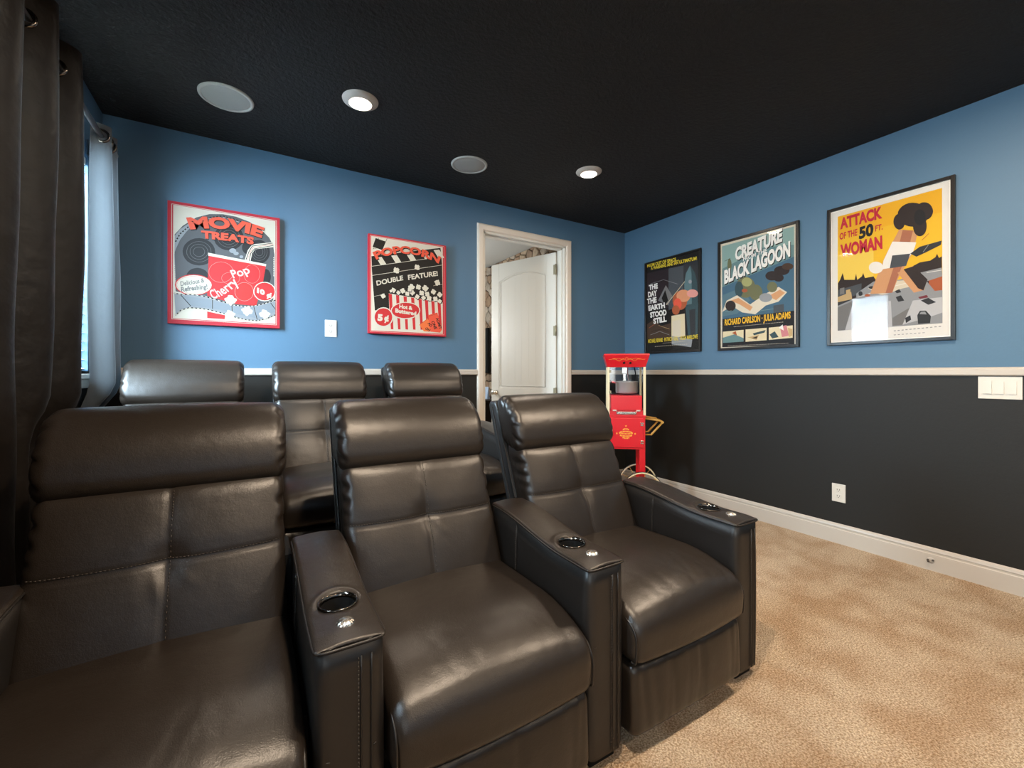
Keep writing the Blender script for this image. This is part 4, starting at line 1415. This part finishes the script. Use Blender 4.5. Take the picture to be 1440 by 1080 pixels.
  ('p','midgrey',[(364,159),(465,224),(415,110),(364,109)]),
  ('p','silver2',[(465,256),(599,258),(600,165),(530,141),(415,110)]),
  ('l','white',3,[(180,320),(329,355),(432,370)]),
  ('l','white',3,[(530,417),(597,419)]),
  ('p','slatedark',[(377,330),(399,338),(409,317),(386,314)]),
  ('p','slatedark',[(381,290),(407,298),(424,262),(394,258)]),
  ('p','slatedark',[(502,251),(537,262),(572,231),(537,220)]),
  ('p','maroon',[(490,274),(530,281),(537,265),(498,262)]),
  ('p','slatedark',[(486,162),(498,188),(526,186),(549,150),(545,108),(490,108)]),
  ('p','silver',[(496,168),(503,181),(522,180),(530,162)]),
  ('p','slatedark',[(428,152),(453,166),(457,138),(432,119)]),
  ('p','slatedark',[(273,370),(272,367),(271,365),(268,364),(265,363),(260,363),(256,363),(252,364),(248,366),(244,368),(242,370),(240,373),(239,375),(240,378),(242,380),(244,381),(248,382),(252,382),(256,382),(261,381),(265,379),(268,377),(271,375),(272,372)]),
  ('p','rust',[(248,322),(247,320),(246,318),(243,316),(240,315),(237,315),(233,315),(229,316),(225,317),(222,319),(220,322),(218,324),(218,327),(218,329),(220,331),(222,332),(225,333),(229,334),(233,334),(237,333),(240,331),(243,329),(246,327),(247,324)]),
  ('p','slatedark',[(206,340),(206,336),(205,332),(203,329),(200,327),(198,325),(195,325),(192,326),(189,328),(186,331),(185,335),(183,339),(183,344),(183,348),(185,352),(186,355),(189,357),(192,358),(195,358),(198,357),(200,355),(203,352),(205,348),(206,344)]),
  ('p','skin2',[(247,331),(329,568),(399,717),(490,681),(466,559),(390,400),(364,321)]),
  ('p','skin3',[(329,323),(373,492),(416,710),(466,692),(441,564),(386,401),(364,321)]),
  ('p','skin2',[(390,444),(466,472),(530,374),(518,313),(470,304)]),
  ('p','umber',[(420,460),(470,469),(534,374),(515,311),(490,328)]),
  ('p','white',[(319,537),(365,649),(482,614),(466,559),(416,483),(311,482)]),
  ('p','slate',[(364,560),(453,551),(433,479),(351,480)]),
  ('p','white',[(318,492),(316,482),(312,474),(306,467),(299,463),(289,461),(279,461),(269,464),(260,470),(252,478),(246,487),(242,498),(241,508),(242,518),(246,527),(252,533),(260,538),(270,540),(280,539),(290,535),(299,529),(307,522),(313,512),(316,502)]),
  ('p','umber',[(538,768),(535,749),(528,734),(517,722),(502,714),(485,712),(466,715),(447,723),(429,736),(413,752),(401,772),(393,793),(391,813),(393,832),(401,848),(413,860),(429,867),(447,869),(466,865),(485,856),(502,843),(517,827),(528,808),(535,788)]),
  ('p','umber',[(559,782),(557,769),(553,757),(547,747),(539,741),(529,739),(518,740),(507,745),(497,754),(489,765),(482,779),(478,793),(477,808),(478,822),(482,834),(489,843),(498,849),(508,852),(518,850),(529,845),(539,836),(547,824),(553,811),(557,797)]),
  ('p','umber',[(428,758),(427,746),(424,734),(420,725),(414,719),(407,716),(399,716),(392,720),(385,727),(379,737),(374,749),(371,762),(370,775),(371,788),(374,800),(379,809),(385,815),(392,818),(399,817),(407,813),(414,806),(420,796),(424,784),(427,771)]),
  ('p','umber',[(530,702),(529,686),(526,671),(521,659),(514,651),(506,647),(498,647),(490,651),(482,660),(475,672),(470,687),(467,703),(466,720),(467,736),(470,751),(475,763),(482,771),(490,775),(498,775),(507,770),(514,761),(521,749),(526,735),(529,718)]),
  ('p','ink2',[(525,756),(524,744),(522,733),(517,724),(512,718),(505,715),(498,715),(491,719),(485,726),(479,735),(475,747),(472,759),(471,772),(472,785),(475,796),(479,805),(485,811),(491,814),(498,813),(505,809),(512,802),(517,793),(522,781),(524,769)]),
  ('p','slatedark',[(453,551),(498,583),(597,595),(593,570),(530,543),(482,525)]),
  ('l','silver',3,[(514,547),(538,584)]),
  ('l','rust',3,[(508,621),(539,652)]),
  ('t','crimson','ATTACK',(77,808),(314,815),(75,887),0.05),
  ('t','crimson','OF THE',(73,736),(177,740),(73,782),0.03),
  ('t','ink2','50',(186,709),(266,718),(186,791),0.05),
  ('t','crimson','FT.',(275,738),(315,741),(275,777),0.03),
  ('t','crimson','WOMAN',(79,612),(314,615),(77,701),0.05),
  ('d','silver',5,[(372,75),(603,84)],9),
  ('d','silver',4,[(372,49),(530,52)],9),
 ],
}

PAL = {'red': (196, 44, 60), 'cream': (222, 214, 196), 'grey': (92, 93, 96), 'silver': (150, 154, 158), 'midgrey': (122, 122, 122), 'darkgrey': (44, 44, 46), 'black': (36, 32, 28),
       'printred': (204, 50, 52), 'scarlet': (222, 54, 50), 'pink': (232, 160, 150), 'rose': (244, 206, 196), 'orange': (234, 92, 66), 'greyblue': (140, 148, 156), 'orange2': (240, 120, 66),
       'ink': (24, 20, 18), 'ink2': (30, 30, 34), 'plum': (44, 34, 38), 'slate': (74, 80, 86), 'slatedark': (48, 50, 54), 'teal': (92, 122, 128), 'tealdark': (54, 78, 84), 'sand': (200, 170, 120),
       'skin': (220, 150, 110), 'rust': (176, 92, 54), 'cream2': (228, 214, 176), 'bone': (222, 212, 190), 'brown': (72, 54, 42), 'white': (244, 242, 236), 'yellow': (238, 212, 60),
       'teal2': (104, 138, 140), 'tealpale': (140, 172, 166), 'bluedeep': (70, 106, 128), 'bluemid': (88, 120, 134), 'olive': (110, 112, 80), 'olivepale': (164, 166, 110), 'skin2': (214, 158, 112),
       'umber': (48, 38, 36), 'gold': (242, 190, 44), 'rose2': (206, 130, 136), 'amber': (247, 196, 40), 'amberdeep': (245, 184, 30), 'yellow2': (250, 214, 90), 'silver2': (196, 198, 202),
       'maroon': (120, 50, 60), 'skin3': (176, 112, 84), 'crimson': (200, 40, 62)}
PM = {}
def ink(n, dim=1.0):
    k = (n, dim)
    if k not in PM:
        PM[k] = mat('print_' + n, tuple(c * dim for c in PAL[n]), 0.6, spec=0.25)
    return PM[k]

_glyph = {}
def glyphs(s, bold):
    key = (s, bold)
    if key in _glyph:
        return _glyph[key]
    cu = bpy.data.curves.new('text', 'FONT')
    cu.body = s
    cu.size = 1.0
    cu.offset = bold
    cu.resolution_u = 3
    o = bpy.data.objects.new('text', cu)
    COL.objects.link(o)
    dg = bpy.context.evaluated_depsgraph_get()
    dg.update()
    me = bpy.data.meshes.new_from_object(o.evaluated_get(dg))
    vs_ = [(v.co.x, v.co.y) for v in me.vertices]
    fs = [tuple(p.vertices) for p in me.polygons]
    bpy.data.objects.remove(o)
    bpy.data.meshes.remove(me)
    bpy.data.curves.remove(cu)
    xs = [v[0] for v in vs_]
    x0, x1 = min(xs), max(xs)
    cap = CAP
    _glyph[key] = ([((x - x0) / (x1 - x0), (y + bold) / (cap + 2 * bold)) for x, y in vs_], fs)
    return _glyph[key]

CAP = 1.0
CAP = max(p[1] for p in glyphs('H', 0.0)[0]) * 1.0
_glyph.clear()

def art(ops, w, name, parent, y0, dim=1.0):
    """flat print and lettering, in the picture's own plane (x across, z up), each layer a hair in front of the last"""
    pm, tms = MB(), []
    lay = 0
    rr = random.Random(4)
    def P(u, v, d):
        return Vector((u / 1000.0 - w / 2, y0 - d, v / 1000.0))
    for op in ops:
        lay += 1
        d = lay * 0.00005
        m = ink(op[1], dim)
        if op[0] == 'p':
            pm.poly([P(u, v, d) for u, v in op[2]], m)
        elif op[0] in 'ld':
            wd = op[2] / 2
            segs = []
            pts = [Vector(p) for p in op[3]]
            if op[0] == 'l':
                segs = list(zip(pts[:-1], pts[1:]))
            else:
                dash = op[4]
                for a, b in zip(pts[:-1], pts[1:]):
                    L = (b - a).length
                    n = max(1, int(L / (2 * dash)))
                    for k in range(n):
                        segs.append((a.lerp(b, k / n), a.lerp(b, (k + 0.55) / n)))
            for a, b in segs:
                t_ = (b - a)
                if t_.length < 1e-6:
                    continue
                t_.normalize()
                nn = Vector((-t_.y, t_.x)) * wd
                e = t_ * (wd * 0.5 if op[0] == 'l' else 0)
                q = [a - e + nn, a - e - nn, b + e - nn, b + e + nn]
                pm.poly([P(c.x, c.y, d) for c in q], m)
        elif op[0] == 'k':
            cx, cy = op[2]
            r = op[3]
            ph = rr.uniform(0, 6)
            pm.poly([P(cx + r * (0.9 + 0.12 * math.sin(4 * a_ + ph) + 0.08 * math.sin(7 * a_)) * math.cos(a_), cy + r * (0.9 + 0.12 * math.sin(4 * a_ + ph) + 0.08 * math.sin(7 * a_)) * math.sin(a_), d) for a_ in [2 * PI * k / 30 for k in range(30)]], m)
        else:
            g, fs = glyphs(op[2], op[-1])
            tm = MB()
            tms.append(tm)
            i = tm.mi(m)
            V = []
            if op[0] == 't':
                o_, r_, u_ = Vector(op[3]), Vector(op[4]), Vector(op[5])
                for s, t_ in g:
                    c = o_ + (r_ - o_) * s + (u_ - o_) * t_
                    V.append(tm.bm.verts.new(P(c.x, c.y, d)))
            else:
                p0, p1, p2, h = Vector(op[3]), Vector(op[4]), Vector(op[5]), op[6]
                for s, t_ in g:
                    b = p0 * (1 - s) ** 2 + p1 * 2 * s * (1 - s) + p2 * s * s
                    tg = ((p1 - p0) * (1 - s) + (p2 - p1) * s).normalized()
                    c = b + Vector((-tg.y, tg.x)) * (h * t_)
                    V.append(tm.bm.verts.new(P(c.x, c.y, d)))
            for f in fs:
                try:
                    nf = tm.bm.faces.new([V[k] for k in f])
                    nf.material_index = i
                except ValueError:
                    pass
    def facing(mb):
        for f in mb.bm.faces:
            f.normal_update()
            if f.normal.y > 0:
                f.normal_flip()
    facing(pm)
    po = pm.build(name, None, parent, recalc=False)
    for tm in tms:
        facing(tm)
        tm.build('lettering', None, po, recalc=False)
    return po

def canvas(key, x, z0, w, h, label, dim):
    t = thing('wall_print', (x, Y1, z0), 0, label, 'picture', 'red edged prints on the back wall')
    MB().box(-w / 2, w / 2, -0.034, -0.002, 0, h, bevel=0.002).build('canvas_edge', ink('red'), t)
    art(ARTS[key], w, 'print', t, -0.0342, dim)
canvas('treats', -0.14, 1.507, 0.62, 0.770, 'red edged print lettered MOVIE TREATS with a red drink cup', 0.80)
canvas('popcorn', 1.093, 1.503, 0.64, 0.770, 'red edged print lettered POPCORN with a striped popcorn box', 0.93)

def poster(key, y, z0, w, h, fw, label, mat_board, dim):
    t = thing('framed_poster', (X1, y, z0), -PI / 2, label, 'poster', 'framed posters on the side wall')
    f = MB()
    f.box(-w / 2, -w / 2 + fw, -0.024, -0.001, 0, h, bevel=0.002)
    f.box(w / 2 - fw, w / 2, -0.024, -0.001, 0, h, bevel=0.002)
    f.box(-w / 2 + fw, w / 2 - fw, -0.024, -0.001, 0, fw, bevel=0.002)
    f.box(-w / 2 + fw, w / 2 - fw, -0.024, -0.001, h - fw, h, bevel=0.002)
    f.build('frame', M_FRAME, t)
    MB().box(-w / 2 + 0.004, w / 2 - 0.004, -0.009, -0.001, 0.004, h - 0.004).build('backing', ink(mat_board), t)
    art(ARTS[key], w, 'print', t, -0.0092, dim)
    MB().box(-w / 2 + fw - 0.002, w / 2 - fw + 0.002, -0.0195, -0.0175, fw - 0.002, h - fw + 0.002).build('glazing', M_POSTERGLASS, t)
poster('space', 2.841, 1.395, 0.658, 0.945, 0.017, 'black framed poster of a dark night scene with white stacked lettering', 'ink', 0.95)
poster('lagoon', 2.011, 1.392, 0.659, 0.952, 0.021, 'black framed blue green poster with white slanted lettering', 'bone', 0.93)
poster('attack', 1.166, 1.390, 0.657, 0.965, 0.020, 'black framed bright yellow poster with wide white border', 'white', 0.84)

# ----------------------------------------------------------------- popcorn cart
CA = math.radians(41.0)
ct = thing('popcorn_cart', (2.885, 2.825, 0), -CA, 'red popcorn cart with glass case and spoked wheels in the corner', 'popcorn machine')
cw, cdp = 0.158, 0.15     # half width, half depth
MB().box(-cw, cw, -cdp, cdp, 0.535, 0.822, bevel=0.004).build('cabinet', M_RED, ct)
MB().box(-cw - 0.006, cw + 0.006, -cdp - 0.006, cdp + 0.006, 0.815, 0.832, bevel=0.003).build('cabinet_top', M_RED, ct)
dro = MB().box(-cw + 0.022, cw - 0.020, -cdp - 0.010, -cdp - 0.001, 0.552, 0.805, bevel=0.003).build('cabinet_door', M_RED, ct)
MB().tube([(-cw + 0.035, -cdp - 0.010, 0.655), (-cw + 0.035, -cdp - 0.026, 0.660), (-cw + 0.035, -cdp - 0.026, 0.705), (-cw + 0.035, -cdp - 0.010, 0.710)], 0.005, 8).build('handle', M_WHITE, dro)
for z in (0.60, 0.755):
    hb = MB()
    hb.box(cw - 0.042, cw - 0.016, -cdp - 0.0135, -cdp - 0.009, z - 0.014, z - 0.003, bevel=0.001)
    hb.box(cw - 0.042, cw - 0.016, -cdp - 0.0135, -cdp - 0.009, z + 0.003, z + 0.014, bevel=0.001)
    hb.build('hinge', M_STEEL, dro)
em = MB()
yd = -cdp - 0.0104
for row, (z, wd, n) in enumerate(((0.712, 0.055, 5), (0.690, 0.105, 9), (0.670, 0.120, 10), (0.650, 0.105, 9), (0.632, 0.06, 5))):
    for k in range(n):
        t_ = (k + 0.5) / n - 0.5
        zz = z - 0.03 * t_ * t_ * (1 if row < 2 else -1)
        em.box(-0.005 + wd * t_ - wd / n * 0.33, -0.005 + wd * t_ + wd / n * 0.33, yd, yd + 0.0008, zz - 0.006, zz + 0.006)
for x, z in ((-0.005, 0.738), (-0.082, 0.672), (0.072, 0.672)):
    em.prism([(x + 0.010 * (1 if k % 2 == 0 else 0.45) * math.sin(2 * PI * k / 10), yd, z + 0.010 * (1 if k % 2 == 0 else 0.45) * math.cos(2 * PI * k / 10)) for k in range(10)], (0, 0.0008, 0))
em.build('emblem', M_YELLOW, dro)
# glass case
pw = cw - 0.006
for sx in (-1, 1):
    for sy in (-1, 1):
        MB().box(sx * pw - 0.010, sx * pw + 0.010, sy * (cdp - 0.008) - 0.010, sy * (cdp - 0.008) + 0.010, 0.832, 1.252, bevel=0.002).build('corner_post', M_CREAMP, ct)
for sx in (-1, 1):
    MB().box(sx * pw - 0.0015, sx * pw + 0.0015, -cdp + 0.02, cdp - 0.02, 0.834, 1.25).build('pane', M_GLASS, ct)
MB().box(-pw + 0.011, pw - 0.011, -cdp + 0.006, -cdp + 0.009, 1.0, 1.25).build('pane', M_GLASS, ct)
MB().box(-pw + 0.011, pw - 0.011, cdp - 0.010, cdp - 0.007, 0.834, 1.25).build('pane', M_GLASS, ct)
for z in (1.03, 1.21):
    MB().box(-pw + 0.004, -pw + 0.024, -cdp - 0.004, -cdp + 0.004, z - 0.012, z + 0.012, bevel=0.002).build('pane_hinge', M_BRASS, ct)
# flared roof
def frus(z0, z1, a0, b0, a1, b1):
    return [[Vector((-a0, -b0, z0)), Vector((a0, -b0, z0)), Vector((a0, b0, z0)), Vector((-a0, b0, z0))], [Vector((-a1, -b1, z1)), Vector((a1, -b1, z1)), Vector((a1, b1, z1)), Vector((-a1, b1, z1))]]
rf = MB().rings(frus(1.248, 1.350, 0.160, 0.152, 0.190, 0.180), smooth=False)
rf.rings(frus(1.350, 1.362, 0.192, 0.182, 0.188, 0.178), smooth=False)
ro = rf.build('canopy', M_RED, ct)
sc = MB()
def on_roof(x, z):
    t_ = (z - 1.248) / 0.102
    return Vector((x, -0.152 - 0.028 * t_ - 0.0012, z))
for s in (-1, 1):
    sc.tube([on_roof(s * (0.012 + 0.14 * k / 16), 1.305 + 0.013 * math.sin(k * 0.75) * (1 - k / 22) + 0.012 * (k / 16)) for k in range(17)], 0.0014, 5)
    sc.tube([on_roof(s * (0.02 + 0.10 * k / 10), 1.318 - 0.004 * math.sin(k * 0.9)) for k in range(11)], 0.0010, 5)
sc.tube([on_roof(0.012 * math.sin(2 * PI * k / 12), 1.318 + 0.012 * math.cos(2 * PI * k / 12)) for k in range(12)], 0.0013, 5, loop=True)
sc.build('scrollwork', M_YELLOW, ro)
for x in (-0.022, 0.032):
    MB().lathe([(0.010, 0), (0.009, -0.010), (0.004, -0.012)], tuple(on_roof(x, 1.283)), 14, axis='y').build('switch_knob', M_BLACKP, ro)
# kettle and its hanger
kt = MB()
kt.lathe([(0.06, 1.012), (0.090, 1.016), (0.097, 1.028), (0.098, 1.112), (0.102, 1.115), (0.102, 1.119), (0.095, 1.121), (0.030, 1.127), (0.001, 1.128)], (0.014, -0.01, 0), 36)
ko = kt.build('kettle', M_KETTLE, ct)
MB().cyl((-0.085, -0.04, 1.108), (-0.115, -0.075, 1.118), 0.008, n=12).build('kettle_handle', M_RED, ko)
MB().box(-0.055, -0.02, -0.075, -0.05, 1.113, 1.122, bevel=0.002).build('lid_clip', M_RED, ko)
hg = MB()
hg.box(-0.028, 0.018, -0.02, 0.02, 1.19, 1.25, bevel=0.003)
hg.box(-0.018, 0.008, -0.012, 0.012, 1.122, 1.19, bevel=0.003)
hg.tube([(0.022, -0.02, 1.25), (0.022, -0.03, 1.16), (0.03, -0.07, 1.12), (0.045, -0.09, 1.10), (0.036, -0.095, 1.07)], 0.004, 8)
hg.build('hanger', M_STEEL, ct)
MB().tube([(0.085, 0.05, 1.25), (0.095, 0.02, 1.19), (0.083, 0.0, 1.15), (0.09, 0.03, 1.09)], 0.005, 8).build('power_lead', M_BLACKP, ct)
# popping deck and drawer front
MB().box(-pw + 0.022, pw - 0.022, -cdp - 0.002, cdp - 0.03, 0.872, 1.000, bevel=0.003).build('deck', M_RED, ct)
MB().box(-0.084, 0.084, -cdp - 0.006, cdp - 0.04, 0.838, 0.862, bevel=0.003).build('crumb_drawer', M_STEEL, ct)
MB().box(-pw + 0.012, pw - 0.012, -cdp + 0.012, cdp - 0.03, 0.832, 0.872).build('deck_base', M_RED, ct)
for x in (-0.10, 0.10):
    MB().box(x - 0.016, x + 0.016, -cdp - 0.005, -cdp + 0.002, 0.866, 0.876, bevel=0.002).build('deck_hinge', M_WHITE, ct)
# push handle on the wheel side
for y in (-0.10, 0.10):
    h_ = MB()
    h_.tube([(cw + 0.0, y, 0.80), (cw + 0.12, y, 0.785), (cw + 0.15, y, 0.77), (cw + 0.055, y, 0.66), (cw + 0.0, y, 0.66)], 0.009, 8)
    h_.build('handle_bracket', M_GOLD, ct)
MB().cyl((cw + 0.147, -0.12, 0.770), (cw + 0.147, 0.12, 0.770), 0.011, n=14).build('push_bar', M_GOLD, ct)
# legs
for sy in (-1, 1):
    MB().box(cw - 0.05, cw, sy * (cdp - 0.016) - 0.014, sy * (cdp - 0.016) + 0.014, 0.16, 0.54, bevel=0.003).build('leg', M_RED, ct)
    MB().box(-cw, -cw + 0.04, sy * (cdp - 0.016) - 0.014, sy * (cdp - 0.016) + 0.014, 0.0, 0.54, bevel=0.003).build('leg', M_RED, ct)
MB().box(-cw + 0.01, cw - 0.01, -cdp + 0.02, cdp - 0.02, 0.185, 0.20, bevel=0.003).build('lower_shelf', M_RED, ct)
# axle and wheels
WR = 0.176
MB().cyl((cw - 0.025, -cdp - 0.045, WR), (cw - 0.025, cdp + 0.045, WR), 0.008, n=14).build('axle', M_STEEL, ct)
for y in (-cdp - 0.030, cdp + 0.030):
    wh = MB()
    cx = cw - 0.025
    wh.tube([(cx + (WR - 0.012) * math.cos(2 * PI * k / 40), y, WR + (WR - 0.012) * math.sin(2 * PI * k / 40)) for k in range(40)], 0.0075, 8, loop=True)
    wo_ = wh.build('wheel', M_CREAMP, ct)
    MB().tube([(cx + (WR - 0.005) * math.cos(2 * PI * k / 40), y, WR + (WR - 0.005) * math.sin(2 * PI * k / 40)) for k in range(40)], 0.005, 8, loop=True).build('tyre', M_RUBBER, wo_)
    MB().cyl((cx, y - 0.014, WR), (cx, y + 0.014, WR), 0.020, n=20).build('hub', M_RED, wo_)
    for k in range(10):
        a_ = 2 * PI * k / 10 + 0.2
        MB().cyl((cx + 0.018 * math.cos(a_), y, WR + 0.018 * math.sin(a_)), (cx + (WR - 0.015) * math.cos(a_), y, WR + (WR - 0.015) * math.sin(a_)), 0.0028, n=6).build('spoke', M_GOLD, wo_)
